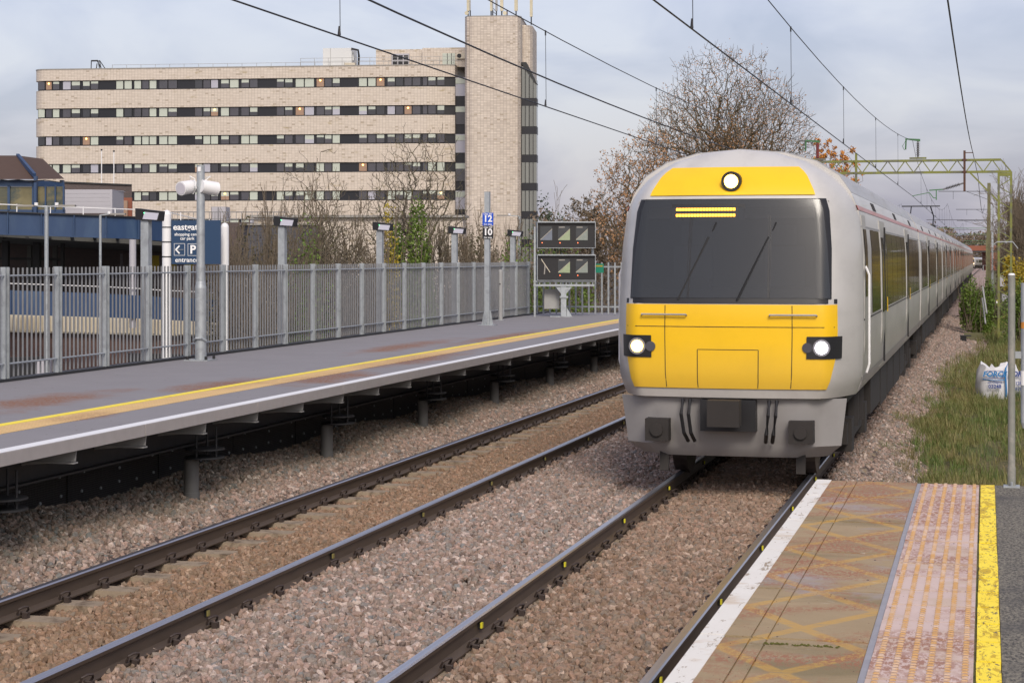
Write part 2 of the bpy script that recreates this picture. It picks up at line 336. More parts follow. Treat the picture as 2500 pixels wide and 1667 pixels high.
M['red_brick'] = brickmat('red_brown_brick', (.14, .07, .055), (.095, .055, .045), (.13, .10, .09), .215, .075, .5, .008, .3)
M['slate_brick'] = brickmat('slate_brick', (.075, .075, .09), (.06, .06, .07), (.10, .10, .11), .3, .15, .5, .01, .3)
M['bridge_brick'] = pm('bridge_brick', (.25, .09, .055), .9, 0, .2, 1)
M['win_dark'] = pm('dark_window_band', (.012, .013, .018), .4, 0, .1, 1)
M['glass'] = pm('dark_glass', (.045, .048, .058), .12, 0, .3, .4)
M['glass_grey'] = pm('grey_glass', (.075, .075, .09), .15, 0, .35, .5)
M['pale_glass'] = pm('pale_open_pane', (.42, .42, .48), .25, 0, .1, .5)
M['warm_room'] = pm('warm_room', (.34, .22, .15), .5, 0, .2, 1)
M['blind'] = pm('roller_blind', (.48, .52, .45), .6, 0, .06, 1)
M['lamp_glow'] = emat('room_lamp', (1, .55, .15), 5)
M['rib_glass'] = pm('stair_glass', (.20, .21, .2), .15, 0, .4, .8, stretch=(3, 3, .1))
M['plant_box'] = pm('plant_box', (.62, .63, .62), .5, 0, .05, .5)
M['antenna'] = pm('antenna_cream', (.55, .5, .36), .6, 0, .3, 1)
M['mast_green'] = pm('lichen_mast_paint', (.19, .20, .05), .8, 0, .3, 3, col2=(.13, .13, .105), c2lim=(.48, .62))
M['pole_wood'] = pm('mossy_pole', (.16, .155, .08), .9, 0, .3, 2)
M['rust'] = pm('rusty_steel', (.10, .05, .035), .8, .2, .3, 6)
M['insul'] = pm('grey_insulator', (.17, .17, .175), .3, 0, .1, 5)
M['insul_red'] = pm('brown_red_insulator', (.15, .02, .02), .3, 0, .1, 5)
M['copper_green'] = pm('verdigris_fitting', (.06, .17, .07), .6, .2, .3, 8)
# train
def tr(name, col, rough=.35, dirt=.38):
    t = NT(name); z = t.xyz()[2]; c = t.mix(t.m('MULTIPLY', t.step(t.noise(2.2, 5, .65, stretch=(1, .25, 1)), .45, .75), dirt), col, tuple(v * .55 for v in col)); c = t.mix(t.m('MULTIPLY', t.step(z, 1.6, .9), .35), c, (.2, .17, .14)); t.b.inputs['Coat Weight'].default_value = .15; return t.fin(c, rough)
M['train_white'] = tr('train_body_white', (.54, .525, .50)); M['train_yellow'] = tr('train_yellow', (.88, .53, .005), .4, .15)
M['train_grey'] = tr('train_roof_grey', (.36, .36, .37), .5); M['train_door'] = tr('train_door_grey', (.45, .44, .41))
M['train_stripe'] = tr('train_stripe', (.42, .12, .09)); M['train_glass'] = pm('train_window_glass', (.018, .016, .014), .06, 0, .2, 1)
M['train_under'] = pm('train_underframe', (.028, .024, .022), .8, .1, .35, 4); M['train_wheel'] = pm('wheel_steel', (.09, .07, .06), .6, .5, .2, 8)
t = NT('windscreen_glass'); trn_ = t.n.new('ShaderNodeBsdfTransparent'); trn_.inputs[0].default_value = (.42, .45, .46, 1); mx_ = t.n.new('ShaderNodeMixShader'); mx_.inputs[0].default_value = .58; t.fin((.05, .055, .06), .16)
t.b.inputs['Specular IOR Level'].default_value = .9; t.l(trn_.outputs[0], mx_.inputs[1]); t.l(t.b.outputs[0], mx_.inputs[2]); t.l(mx_.outputs[0], t.n['Material Output'].inputs[0]); M['screen_int'] = t.mat
M['head_warm'] = emat('headlight_warm', (1, .62, .12), 7); M['head_white'] = emat('headlight_white', (1, .97, 1), 9); M['amber'] = emat('amber_led', (1, .42, .03), 4)
M['bag'] = pm('woven_bag', (.62, .62, .64), .7, 0, .1, 4, .4, 30, col2=(.36, .34, .32), c2lim=(.52, .75)); M['bag_blue'] = pm('bag_blue_strap', (.03, .2, .48), .6, 0, .1, 5); M['bag_navy'] = pm('bag_print', (.03, .06, .25), .7, 0, .15, 15)
M['text_white'] = pm('sign_lettering', (.85, .85, .85), .5, 0, .02, 3)

def text(name, body, size, mat, parent, loc, rot, bold=.0, align='CENTER', shear=0, depth=.002):
    cu = bpy.data.curves.new(name, 'FONT'); cu.body = body; cu.size = size; cu.align_x = align; cu.align_y = 'CENTER'; cu.offset = bold; cu.extrude = depth; cu.shear = shear; cu.resolution_u = 3
    tmp = bpy.data.objects.new(name, cu); me = bpy.data.meshes.new_from_object(tmp); bpy.data.objects.remove(tmp); me.materials.clear(); me.materials.append(mat)
    return inst(name, me, parent, loc, rot)

# ================================================================== GROUND
def far_dz(y): return 0 if y < 240 else -1.6 * min(1.6, (y - 240) / 500)
def far_dx(y): return 0 if y < 660 else (y - 660) ** 2 / 1400.0
def gz(x, y):
    z = -.34
    if x < -12.3: z = -.6 - 2.7 * min(1, max(0, (-12.3 - x) / 4.5))
    elif x > -.55:
        z = -.42 - .32 * min(1, max(0, (y - 35) / 35)) + .04 * math.sin(x * 3 + y * .9)
        if x > 2.6: z += min(5.5, (x - 2.6) * .55) * min(1, max(0, (y - 26) / 40))
    if -12 < x < -.5: z = -.34
    if y > 240: z += far_dz(y)
    return z
xs = [-900, -400, -200, -120, -80, -60, -40, -30, -24, -20, -18, -16.8, -15.5, -14, -12.3, -12, -9, -8, -7, -5, -3, -1.2, -.5, 0, .4, .8, 1.2, 1.6, 2, 2.6, 3.5, 5, 8, 12.6, 20, 40, 100, 300, 900]
ys = [-60, -10, 0, 5, 10, 13, 15] + [16 + 2 * i for i in range(30)] + [80, 90, 100, 120, 150, 200, 240, 300, 400, 500, 700, 1000, 1600, 3000]
mb = MB(); nx = len(xs)
mb.v = [(x, y, gz(x, y)) for y in ys for x in xs]
for j in range(len(ys) - 1):
    for i in range(nx - 1):
        mb.f.append((j * nx + i, j * nx + i + 1, (j + 1) * nx + i + 1, (j + 1) * nx + i)); mb.m.append(1 if xs[i + 1] < -16 else 0)
g = mb.build('ground', [M['verge'], M['asphalt_far']]); g['kind'] = 'structure'

def bz(x, y):                                   # top of the ballast bed
    z = -.235
    if x < -7.25: z = -.235 + .29 * min(1, (-7.25 - x) / 1.2) + .05 * math.sin(y * 1.3) * min(1, (-7.25 - x))
    for c in (-6.25, -2.71):
        d = abs(x - c)
        if (d < .30 if (x < c and c < -5) else d < .60): z = -.176
        elif d < .72: z = -.232 if c < -5 else -.205
        elif d < 1.35 and x > -7.4: z = -.178
    if -4.9 < x < -4.1: z = -.160
    if x > -1.5: z = -.235 - (x + 1.5) * .19
    return z + far_dz(y)
XRK = [(5, -.9), (13, -.9), (25, -1.0), (33, -1.35), (37, -1.15), (46, -1.05), (54, -.7), (62, 0), (70, -.2), (82, -.8), (95, -.8)]
def XR(y): return float(np.interp(y, [k[0] for k in XRK], [k[1] for k in XRK])) + .07 * math.sin(y * 1.3) + .05 * math.sin(y * 2.9)
mb = MB(); bys = [6 + i * .5 for i in range(170)] ; cols = [-8.85, -8.5, -8.1, -7.7, -7.3, -7.08, -6.93, -6.74, -6.6, -6.25, -5.9, -5.76, -5.57, -5.43, -5.2, -4.9, -4.5, -4.1, -3.7, -3.53, -3.4, -3.20, -3.06, -2.71, -2.36, -2.22, -2.03, -1.89, -1.5]
for y in bys:
    xr = XR(y); row = cols + [-1.5 + (xr + 1.5) * k / 3 for k in (1, 2, 3)] + [xr + .45]
    for k, x in enumerate(row):
        mb.v.append((x, y, (bz(x, y) if k < len(row) - 1 else -.62)))
n_ = len(cols) + 4
for j in range(len(bys) - 1):
    for i in range(n_ - 1): mb.f.append((j * n_ + i, j * n_ + i + 1, (j + 1) * n_ + i + 1, (j + 1) * n_ + i)); mb.m.append(0)
bed = mb.build('ballast_bed', M['ballast']); tag(bed, kind='structure')
mb = MB(); fy = [90.4, 120, 160, 200, 240, 300, 360, 420, 500, 600, 660] + [680 + 20 * i for i in range(14)]
for y in fy: mb.v += [(-9 + far_dx(y), y, -.35 + far_dz(y)), (-8.2 + far_dx(y), y, -.22 + far_dz(y)), (-1.2 + far_dx(y), y, -.22 + far_dz(y)), (-.1 + far_dx(y), y, -.5 + far_dz(y))]
for j in range(len(fy) - 1):
    for i in range(3): mb.f.append((j * 4 + i, j * 4 + i + 1, j * 4 + i + 5, j * 4 + i + 4)); mb.m.append(0)
mb.build('far_ballast', M['ballast_far'])['kind'] = 'structure'

# stones scattered by geometry nodes from six rock shapes
def rock(seed):
    import bmesh
    r = random.Random(seed); bm = bmesh.new(); bmesh.ops.create_icosphere(bm, subdivisions=1, radius=1)
    pl = [(Vector((r.gauss(0, 1), r.gauss(0, 1), r.gauss(0, 1))).normalized(), r.uniform(.48, .82)) for _ in range(9)]
    sc = (r.uniform(.85, 1.25), r.uniform(.7, 1.0), r.uniform(.5, .8))
    for v in bm.verts:
        for nrm, d in pl:
            q = v.co.dot(nrm)
            if q > d: v.co -= nrm * (q - d)
        v.co = Vector((v.co.x * sc[0], v.co.y * sc[1], v.co.z * sc[2])) * .034
    me = bpy.data.meshes.new('rock'); bm.to_mesh(me); bm.free(); me.materials.append(M['stone']); return bpy.data.objects.new('rock', me)
ROCKS = [rock(i) for i in range(8)]
def scatter(name, src_mesh, protos, density, smin, smax, label, cat, seed=0, tilt=math.pi, lift=0.0, sel=None, align=None):
    o = bpy.data.objects.new(name, src_mesh); COL.objects.link(o); tag(o, label, cat, kind='stuff')
    ng = bpy.data.node_groups.new(name, 'GeometryNodeTree')
    ng.interface.new_socket('Geometry', in_out='INPUT', socket_type='NodeSocketGeometry'); ng.interface.new_socket('Geometry', in_out='OUTPUT', socket_type='NodeSocketGeometry')
    N = ng.nodes.new; K = ng.links.new; gi = N('NodeGroupInput'); go = N('NodeGroupOutput')
    jn = N('GeometryNodeJoinGeometry')
    for k, p in enumerate(protos):
        ds = N('GeometryNodeDistributePointsOnFaces'); ds.inputs['Seed'].default_value = seed + k * 13
        K(gi.outputs[0], ds.inputs['Mesh'])
        at = N('GeometryNodeInputNamedAttribute'); at.data_type = 'FLOAT'; at.inputs[0].default_value = 'dens'
        mu = N('ShaderNodeMath'); mu.operation = 'MULTIPLY'; mu.inputs[1].default_value = density / len(protos); K(at.outputs[0], mu.inputs[0]); K(mu.outputs[0], ds.inputs['Density'])
        oi = N('GeometryNodeObjectInfo'); oi.inputs[0].default_value = p; oi.transform_space = 'ORIGINAL'
        ip = N('GeometryNodeInstanceOnPoints'); K(ds.outputs[0], ip.inputs['Points']); K(oi.outputs['Geometry'], ip.inputs['Instance'])
        rv = N('FunctionNodeRandomValue'); rv.data_type = 'FLOAT_VECTOR'; rv.inputs[0].default_value = (-tilt, -tilt, -math.pi); rv.inputs[1].default_value = (tilt, tilt, math.pi); rv.inputs['Seed'].default_value = 3 + k
        K(rv.outputs[0], ip.inputs['Rotation'])
        rs = N('FunctionNodeRandomValue'); rs.data_type = 'FLOAT'; rs.inputs[2].default_value = smin; rs.inputs[3].default_value = smax; rs.inputs['Seed'].default_value = 8 + k
        K(rs.outputs[1], ip.inputs['Scale'])
        tr_ = N('GeometryNodeTranslateInstances'); tr_.inputs['Local Space'].default_value = False; K(ip.outputs[0], tr_.inputs[0])
        rz = N('FunctionNodeRandomValue'); rz.data_type = 'FLOAT_VECTOR'; rz.inputs[0].default_value = (0, 0, lift - .012 if lift >= 0 else lift); rz.inputs[1].default_value = (0, 0, lift + .022 if lift >= 0 else 0); rz.inputs['Seed'].default_value = 21 + k
        K(rz.outputs[0], tr_.inputs['Translation'])
        sa = N('GeometryNodeStoreNamedAttribute'); sa.data_type = 'FLOAT'; sa.domain = 'INSTANCE'; sa.inputs['Name'].default_value = 'tint'
        rt = N('FunctionNodeRandomValue'); rt.data_type = 'FLOAT'; rt.inputs['Seed'].default_value = 31 + k; K(rt.outputs[1], sa.inputs['Value'])
        K(tr_.outputs[0], sa.inputs['Geometry']); K(sa.outputs[0], jn.inputs[0])
    K(jn.outputs[0], go.inputs[0])
    md = o.modifiers.new('scatter', 'NODES'); md.node_group = ng; return o
def surf(name, x0f, x1f, y0, y1, step, zf, densf, nxs=14):
    mb = MB(); nn = int((y1 - y0) / step) + 1; dens = []
    for j in range(nn):
        y = y0 + (y1 - y0) * j / (nn - 1)
        for i in range(nxs):
            x = x0f(y) + (x1f(y) - x0f(y)) * i / (nxs - 1); mb.v.append((x, y, zf(x, y))); dens.append(densf(x, y))
    for j in range(nn - 1):
        for i in range(nxs - 1): mb.f.append((j * nxs + i, j * nxs + i + 1, (j + 1) * nxs + i + 1, (j + 1) * nxs + i)); mb.m.append(0)
    me = mb.mesh(name, M['ballast']); a = me.attributes.new('dens', 'FLOAT', 'POINT'); a.data.foreach_set('value', dens); return me
def bzx(x, y): return bz(x, y) if x < XR(y) else bz(XR(y), y) - (x - XR(y)) * .4
def bd(x, y):
    d = 1.0
    for c in (-6.25, -2.71):
        if abs(abs(x - c) - .7525) < .085: d = .02
    return d
scatter('ballast_stones', surf('near_stones', lambda y: -8.8, lambda y: XR(y) + .25, 8.2, 31, .5, bzx, bd, 80), ROCKS, 1000, .60, 1.5, 'pinkish brown granite ballast stones covering the trackbed', 'ballast', 1)
scatter('ballast_stones', surf('mid_stones', lambda y: -8.8, lambda y: XR(y) + .3, 31, 62, 1, bzx, bd, 80), ROCKS, 560, .9, 1.7, 'granite ballast stones along the farther trackbed beside the train', 'ballast', 2)
scatter('ballast_stones', surf('far_stones', lambda y: -1.9, lambda y: XR(y) + .3, 62, 90, 1, bzx, lambda x, y: 1, 8), ROCKS, 420, 1.1, 1.8, 'far strip of ballast stones on the shoulder by the lattice mast', 'ballast', 3)

# ================================================================== TRACKS
RAILP = []
for x, z in ((.07, -.159), (.07, -.148), (.012, -.128), (.009, -.05), (.033, -.035), (.036, -.010)): RAILP.append((x, z))
RAILP += [(.026, 0), (-.026, 0)] + [(-x, z) for x, z in reversed(RAILP)]
def rail_mesh(name):
    mb = MB(); yl = [(y, 0, 0) for y in (4, 20, 60, 150, 240)] + [(y, far_dx(y), far_dz(y)) for y in (300, 400, 500, 600, 660, 700, 740, 780, 820, 860)]
    mb.extY(RAILP, yl); n = len(RAILP)
    # material 1 on head faces
    for k, f in enumerate(mb.f):
        zz = [mb.v[i][2] for i in f]
        if len(f) == 4 and min(zz) > -.012 + far_dz(mb.v[f[0]][1]) - .02 and max(zz) - min(zz) < 1.7 and (k % n) in (5, 6, 7): mb.m[k] = 1
    return mb.mesh(name, [M['rail'], M['rail_head']])
railm = rail_mesh('rail')
slm = MB(); slm.add([(-1.25, -.13, -.38), (1.25, -.13, -.38), (1.25, .13, -.38), (-1.25, .13, -.38), (-1.25, -.11, -.168), (1.25, -.11, -.168), (1.25, .11, -.168), (-1.25, .11, -.168)], [(4, 5, 6, 7), (0, 1, 5, 4), (1, 2, 6, 5), (2, 3, 7, 6), (3, 0, 4, 7)])
slm = slm.mesh('sleeper', M['sleeper'])
cl = MB(); cl.tube([(.055, -.045, -.135), (.075, -.055, -.095), (.10, -.03, -.08), (.115, .01, -.085), (.10, .045, -.11), (.075, .045, -.145), (.06, .01, -.15), (.075, -.02, -.12), (.13, -.02, -.13)], .0085, 6); cl.box(.085, .125, -.03, .02, -.168, -.125)
clipm = cl.mesh('clip', M['clip'], smooth=True)
tgm = MB().box(.0095, .022, -.018, .018, -.09, -.052).mesh('rail_tag', M['yellow_tag'])
tgm3 = MB().box(.0095, .022, -.018, .018, -.09, -.052).mesh('rail_tag', M['dull_tag'])
tgm2 = MB().box(.0095, .03, -.012, .026, -.098, -.045).mesh('tag_clamp', M['black'])
for ti, (cx, lab) in enumerate(((-6.25, 'empty railway track along the far platform edge'), (-2.71, 'railway track carrying the passing yellow-fronted train'))):
    tk = thing('railway_track', lab, 'track', (cx, 0, 0), group='pair of parallel railway tracks')
    for s in (-1, 1): inst('rail', railm, tk, (s * .7525, 0, 0))
    y0 = 12.72 - 6 * .655 if ti == 0 else 12.4 - 6 * .655
    for k in range(96):
        y = y0 + k * .655; sl = inst('sleeper', slm, tk, (0, y, 0))
        if y < 36:
            for s in (-1, 1):
                for q in (1, -1): inst('clip', clipm, sl, (s * .7525, 0, 0), (0, 0, 0 if q == 1 else math.pi))
    for s in (-1, 1):
        for k in range(1 if (ti, s) == (0, -1) else 12):
            y = {(0, -1): 12.1, (0, 1): 10.05, (1, -1): 10.1, (1, 1): 11.4}[(ti, s)] + 2.7 * k
            if y > 9: a = inst('rail_tag', tgm2, tk, (s * .7525, y, 0)); inst('tag_plate', tgm if ti else tgm3, a, (.0205, 0, 0))

# ================================================================== FAR (LEFT) PLATFORM
PZ = .935; Y0, Y1 = 4.0, 52.2
pl = structure('railway_platform', (-7.65, 0, 0))
MB().box(-12.25, -7.67, Y0, Y1, .85, PZ).build('deck', M['plat_grey'], pl)
MB().box(-7.80, -7.652, Y0, Y1, PZ + .0005, PZ + .004).build('edge_line', M['white'], pl)
MB().box(-8.85, -8.47, Y0, Y1, PZ + .0005, PZ + .004).build('tactile_strip', M['tan'], pl)
MB().box(-8.98, -8.86, Y0, Y1, PZ + .0005, PZ + .0045).build('yellow_line', M['yellow_line'], pl)
fm = MB().box(-.02, .012, .004, 2.80, -.105, 0).mesh('fascia_panel', M['fascia']); y = 16.36 - 2.81 * 5
while y < Y1 - 1: inst('fascia_panel', fm, pl, (-.0, y, PZ - .002)); y += 2.81
br = MB().add([(-.02, 0, -.02), (-.02, .012, -.02), (-.03, .012, -.13), (-.03, 0, -.13), (-.75, 0, -.02), (-.75, .012, -.02), (-.75, .012, -.20), (-.75, 0, -.20)], [(0, 1, 2, 3), (0, 3, 7, 4), (1, 5, 6, 2), (0, 4, 5, 1), (3, 2, 6, 7), (4, 7, 6, 5)])
br.box(-.72, -.03, -.035, .05, -.152, -.140); brm = br.mesh('cantilever_bracket', M['dull_steel'])
y = 15.03 - 1.41 * 6
while y < Y1: inst('cantilever_bracket', brm, pl, (-.0, y, .86)); y += 1.41
gd = MB().box(-8.22, -8.20, Y0, Y1, .535, .84).box(-8.30, -8.12, Y0, Y1, .515, .533); gd.build('girder', M['dark_steel'], pl)
pil = MB().cyl((0, 0, -.6), (0, 0, .37), .078, n=16).cyl((0, 0, -.6), (0, 0, .02), .086, n=16); pilm = pil.mesh('pile', pm('pile_steel', (.14, .14, .135), .7, .1, .25, 7), smooth=True)
dm = MB().cyl((.09, 0, 0), (.09, 0, .016), .21, n=24).mesh('flange_disc', M['dark_steel'])
bt = MB().cyl((0, 0, -.05), (0, 0, .30), .012, n=6).cyl((0, 0, .02), (0, 0, .05), .022, n=6).mesh('bolt_rod', M['dark_steel'])
y = 14.35 - 4.23
while y < Y1:
    p_ = inst('pile', pilm, pl, (-.5, y, 0))
    inst('flange_disc', dm, p_, (.06, 0, .385)); inst('flange_disc', dm, p_, (.06, 0, .475))
    for a in ((.28, 0), (.10, -.1), (.12, .14)): inst('bolt_rod', bt, p_, (a[0], a[1], .42))
    y += 4.23
pmn = MB().box(-.01, 0, .01, 2.10, -.35, .50).mesh('mesh_panel', M['mesh_panel']); bolt = MB().cyl((.0, 0, 0), (.012, 0, 0), .016, n=8).mesh('bolt', M['galv'])
y = 4.3; k = 0
while y < Y1 + 6:
    q = inst('mesh_panel', pmn, pl, (-1.12, y, 0))
    if y < 32:
        for j in range(5): inst('bolt', bolt, q, (0, .3 + .42 * j, .17 if j % 2 == 0 else .15))
        for j in range(3): inst('bolt', bolt, q, (0, .35 + .8 * j, .36 - .05 * (j == 1)))
    y += 2.115; k += 1
MB().box(-12.2, -8.76, Y1 - .3, Y1, -.4, .85).build('end_wall', M['dull_steel'], pl)
MB().box(-12.25, -12.2, Y0, Y1, -.9, .85).build('back_wall', M['dark_steel'], pl)

# ------------------------------------------------------------------ platform fence
fx = -12.0
fe = thing('palisade_fence', 'long galvanised bar fence along the back of the far platform', 'fence', (fx, 0, PZ))
postm = MB().box(-.038, .038, -.050, -.044, 0, 1.44).box(-.038, .038, .044, .050, 0, 1.44).box(-.004, .004, -.047, .047, 0, 1.44).mesh('post', M['galv'])
palem = MB().box(-.016, .008, -.004, .004, .05, 1.43).mesh('pale', M['galv_dark'])
railf = MB().cyl((0, 0, 0), (0, 1.3, 0), .013, n=6).mesh('fence_rail', M['galv'])
kb = -3; np_ = 0
ppos = [21.58 + 1.405 * i for i in range(-5, 21)]
for i, yp in enumerate(ppos):
    inst('post', postm, fe, (0, yp, 0))
    if i < len(ppos) - 1:
        for j in range(1, 12): inst('pale', palem, fe, (0, yp + j * 1.405 / 12, 0)); np_ += 1
        for zz in (.22, 1.33): inst('fence_rail', railf, fe, (.016, yp + .05, zz))
MB().box(-12.09, -11.93, Y0, Y1, PZ + .0005, PZ + .035).build('kerb_angle', M['dark_steel'], fe)
# end fence, across the platform end
ef = thing('end_fence', 'wide-spaced grey palisade fence behind the monitor boxes', 'fence', (-12.0, 50.2, PZ))
for j in range(26):
    x = .1 + j * .18
    MB().box(x, x + .045, -.006, .006, .02, 1.42 if j % 9 else 1.46).build('pale', M['galv'], ef, local=True)
for zz in (.2, 1.28): MB().box(0, 4.7, .007, .03, zz, zz + .04).build('fence_rail', M['galv'], ef, local=True)
gs = thing('notice_board', 'small green notice on the fence beside the monitor boxes', 'sign', (*W(1463, 50.4), Z(655, 50.4)))
MB().box(-.12, .12, -.015, 0, -.12, .12).build('board', M['green_sign'], gs, local=True); MB().box(-.09, .09, -.018, -.0155, .04, .08).build('stripe', M['ivy_yellow'], gs, local=True)

# ------------------------------------------------------------------ platform lamps
labs = ['nearest post lamp on the far platform, left of the navy car park sign', 'post lamp just right of the white capped columns', 'middle post lamp beside the ivy-covered tree', 'post lamp just left of the car stop signs', 'farthest post lamp next to the monitor boxes']
def lamp():
    t_ = thing('platform_lamp', 'lamp', 'lamp', (-12.13, 26, PZ), group='square post lamps behind the platform fence')
    MB().box(-.062, .062, -.062, .062, -.1, 2.12).build('lamp_post', M['galv'], t_, local=True)
    # housing: wedge, tilted panel facing the platform
    h = MB().add([(-.13, -.10, 2.12), (.24, -.10, 2.10), (.24, .10, 2.10), (-.13, .10, 2.12), (-.13, -.10, 2.29), (.26, -.10, 2.245), (.26, .10, 2.245), (-.13, .10, 2.29)], [(0, 3, 2, 1), (4, 5, 6, 7), (0, 1, 5, 4), (1, 2, 6, 5), (2, 3, 7, 6), (3, 0, 4, 7)])
    hs = h.build('lamp_head', M['black'], t_, local=True)
    MB().add([(-.01, -.106, 2.13), (.22, -.106, 2.115), (.25, -.104, 2.215), (.02, -.104, 2.235)], [(0, 1, 2, 3)]).add([(-.01, -.102, 2.13), (.22, -.102, 2.115), (.25, -.102, 2.215), (.02, -.102, 2.235)], [(3, 2, 1, 0)]).build('light_panel', M['lens'], hs, local=True)
    MB().box(.01, .022, -.112, -.106, 2.215, 2.227).build('status_light', M['green_led'], hs, local=True)
    return t_
l0 = lamp()
for i, yy in enumerate((26.0, 31.62, 37.2, 42.85, 48.5)):
    o = l0 if i == 0 else copy_tree(l0); o.location.y = yy; o['label'] = labs[i]

# ------------------------------------------------------------------ pole with two white loudspeaker drums
c_ = thing('speaker_pole', 'tall galvanised pole with thick base standing on the far platform', 'pole', (-11.55, YX(490, -11.55), PZ))
MB().cyl((0, 0, 0), (0, 0, 1.10), .088, n=20).cyl((0, 0, 1.10), (0, 0, 1.20), .088, .068, n=20).cyl((0, 0, 1.2), (0, 0, 2.96), .064, .06, n=20).build('shaft', M['galv'], c_, local=True, smooth=True)
MB().box(-.19, .19, -.19, .19, 0, .018).build('base_plate', M['galv'], c_, local=True)
for a in ((-.15, -.15), (.15, -.15), (.15, .15), (-.15, .15)): MB().cyl((a[0], a[1], .018), (a[0], a[1], .07), .022, n=6).build('bolt', M['black'], c_, local=True)
MB().tube([(-.09, -.06, .30), (-.03, -.11, .34), (.05, -.10, .34), (.10, -.02, .30)], .018).build('cable_clamp', M['galv'], c_, local=True)
MB().box(-.02, .03, -.068, -.062, 2.86, 2.93).build('number_plate', M['white'], c_, local=True)
for k, (dx, dy, ax, ay, lab) in enumerate(((-.19, -.06, -.26, -.75, 'white drum loudspeaker on the pole, facing the camera'), (.10, .05, .55, .75, 'white drum loudspeaker on the pole, turned away to the right'))):
    s_ = thing('drum_speaker', lab, 'loudspeaker', (-11.55 + dx, YX(490, -11.55) + dy, PZ + 2.62), group='pair of drum loudspeakers')
    a = Vector((ax, ay, -.12)).normalized()
    MB().cyl(-a * .13, a * .15, .10, .105, n=24).build('drum', M['white'], s_, local=True, smooth=True)
    MB().cyl(a * .151, a * .156, .09, n=24).build('grille', pm('speaker_grille', (.55, .53, .58), .6), s_, local=True)
    MB().tube([-a * .1 + Vector((0, 0, .06)), Vector((.04, 0, .17)), Vector((.12 * (1 if k == 0 else -1), 0, .13)), Vector((.15 * (1 if k == 0 else -1), -.02, -.02)), Vector((.09 * (1 if k == 0 else -1), 0, -.1))], .007).build('cable', M['white'], s_, local=True)
    MB().bar((0, 0, 0), (.12 * (1 if k == 0 else -1), .02, 0), .03).build('bracket', M['galv'], s_, local=True)

# ------------------------------------------------------------------ car stop sign pole
X_, D_ = -11.1, 43.6; yy = YX(1190, X_)
c_ = thing('stop_sign_pole', 'grey square pole with finned foot carrying the car stop signs', 'pole', (X_, yy, PZ))
MB().box(-.058, .058, -.058, .058, 0, 3.06).build('shaft', M['galv'], c_, local=True)
for a in range(4):
    f = MB().add([(.058, -.006, 0), (.058, .006, 0), (.14, .006, 0), (.14, -.006, 0), (.058, -.006, .34), (.058, .006, .34), (.075, .006, .34), (.075, -.006, .34)], [(0, 3, 2, 1), (4, 5, 6, 7), (0, 1, 5, 4), (1, 2, 6, 5), (2, 3, 7, 6), (3, 0, 4, 7)]).build('foot_fin', M['galv'], c_, local=True); f.rotation_euler = (0, 0, a * math.pi / 2)
MB().box(-.19, .19, -.19, .19, -.0, .015).build('base_plate', M['galv'], c_, local=True)
for k, (big, sm, mt, lab, z0) in enumerate((('12', 'Class 321', 'blue_sign', 'blue 12 car stop sign above the black one', 2.55), ('10', 'Class 720', 'black', 'black 10 car stop sign below the blue one', 2.245))):
    s_ = thing('car_stop_sign', lab, 'sign', (X_ + .03, yy - .066, PZ + z0 - .12), group='car stop signs')
    MB().box(-.128, .128, -.008, 0, -.145, .145).build('plate', M[mt], s_, local=True)
    rt = (R(90), 0, 0)
    text('numeral', big, .21, M['text_white'], s_, (0, -.011, .005), rt, .006); text('small_text', sm, .052, M['text_white'], s_, (0, -.011, .118), rt, .001); text('small_text', 'Car stop', .052, M['text_white'], s_, (0, -.011, -.115), rt, .001)
b_ = thing('short_post', 'short plain grey post just right of the car stop pole', 'post', (-11.65, YX(1222, -11.65), PZ))
MB().cyl((0, 0, 0), (0, 0, 1.22), .055, n=14).cyl((0, 0, 1.22), (0, 0, 1.25), .055, .03, n=14).build('shaft', M['dull_steel'], b_, local=True, smooth=True); MB().box(-.1, .1, -.1, .1, 0, .012).build('base_plate', M['galv'], b_, local=True); MB().cyl((0, -.054, .9), (0, -.064, .9), .02, n=8).build('bolt_hole', M['black'], b_, local=True)

# ------------------------------------------------------------------ monitor boxes
D_ = 49.6
rotc = PSI + R(3)
mx, my = W(1383, D_)
st = thing('monitor_stand', 'grey steel frame and pedestal under the monitor boxes', 'stand', (mx, my, PZ), rotc)
S1 = D_ / F
def lx(px): return (px - 1383) * S1
zb = lambda py: Z(py, D_) - PZ
MB().box(lx(1303), lx(1307.5), -.03, .03, 0, zb(554)).build('side_post', M['galv'], st, local=True)
MB().box(lx(1302), lx(1451), -.04, .04, zb(699), zb(694)).build('shelf_rail', M['galv'], st, local=True); MB().box(lx(1302), lx(1451), -.04, .04, zb(689), zb(685)).build('shelf_rail', M['galv'], st, local=True)
for k in range(11): MB().box(lx(1316 + 13 * k), lx(1318 + 13 * k), -.03, .03, zb(694), zb(689)).build('strut', M['galv'], st, local=True)
MB().box(lx(1369), lx(1382), -.07, .07, 0, zb(700)).box(lx(1366), lx(1386), -.1, .1, zb(727), zb(723)).build('pedestal', M['galv'], st, local=True)
MB().add([(lx(1357), -.05, zb(701)), (lx(1396), -.05, zb(701)), (lx(1381), -.05, zb(718)), (lx(1370), -.05, zb(718)), (lx(1357), .05, zb(701)), (lx(1396), .05, zb(701)), (lx(1381), .05, zb(718)), (lx(1370), .05, zb(718))], [(0, 3, 2, 1), (4, 5, 6, 7), (0, 1, 5, 4), (1, 2, 6, 5), (2, 3, 7, 6), (3, 0, 4, 7)]).build('gusset', M['galv'], st, local=True)
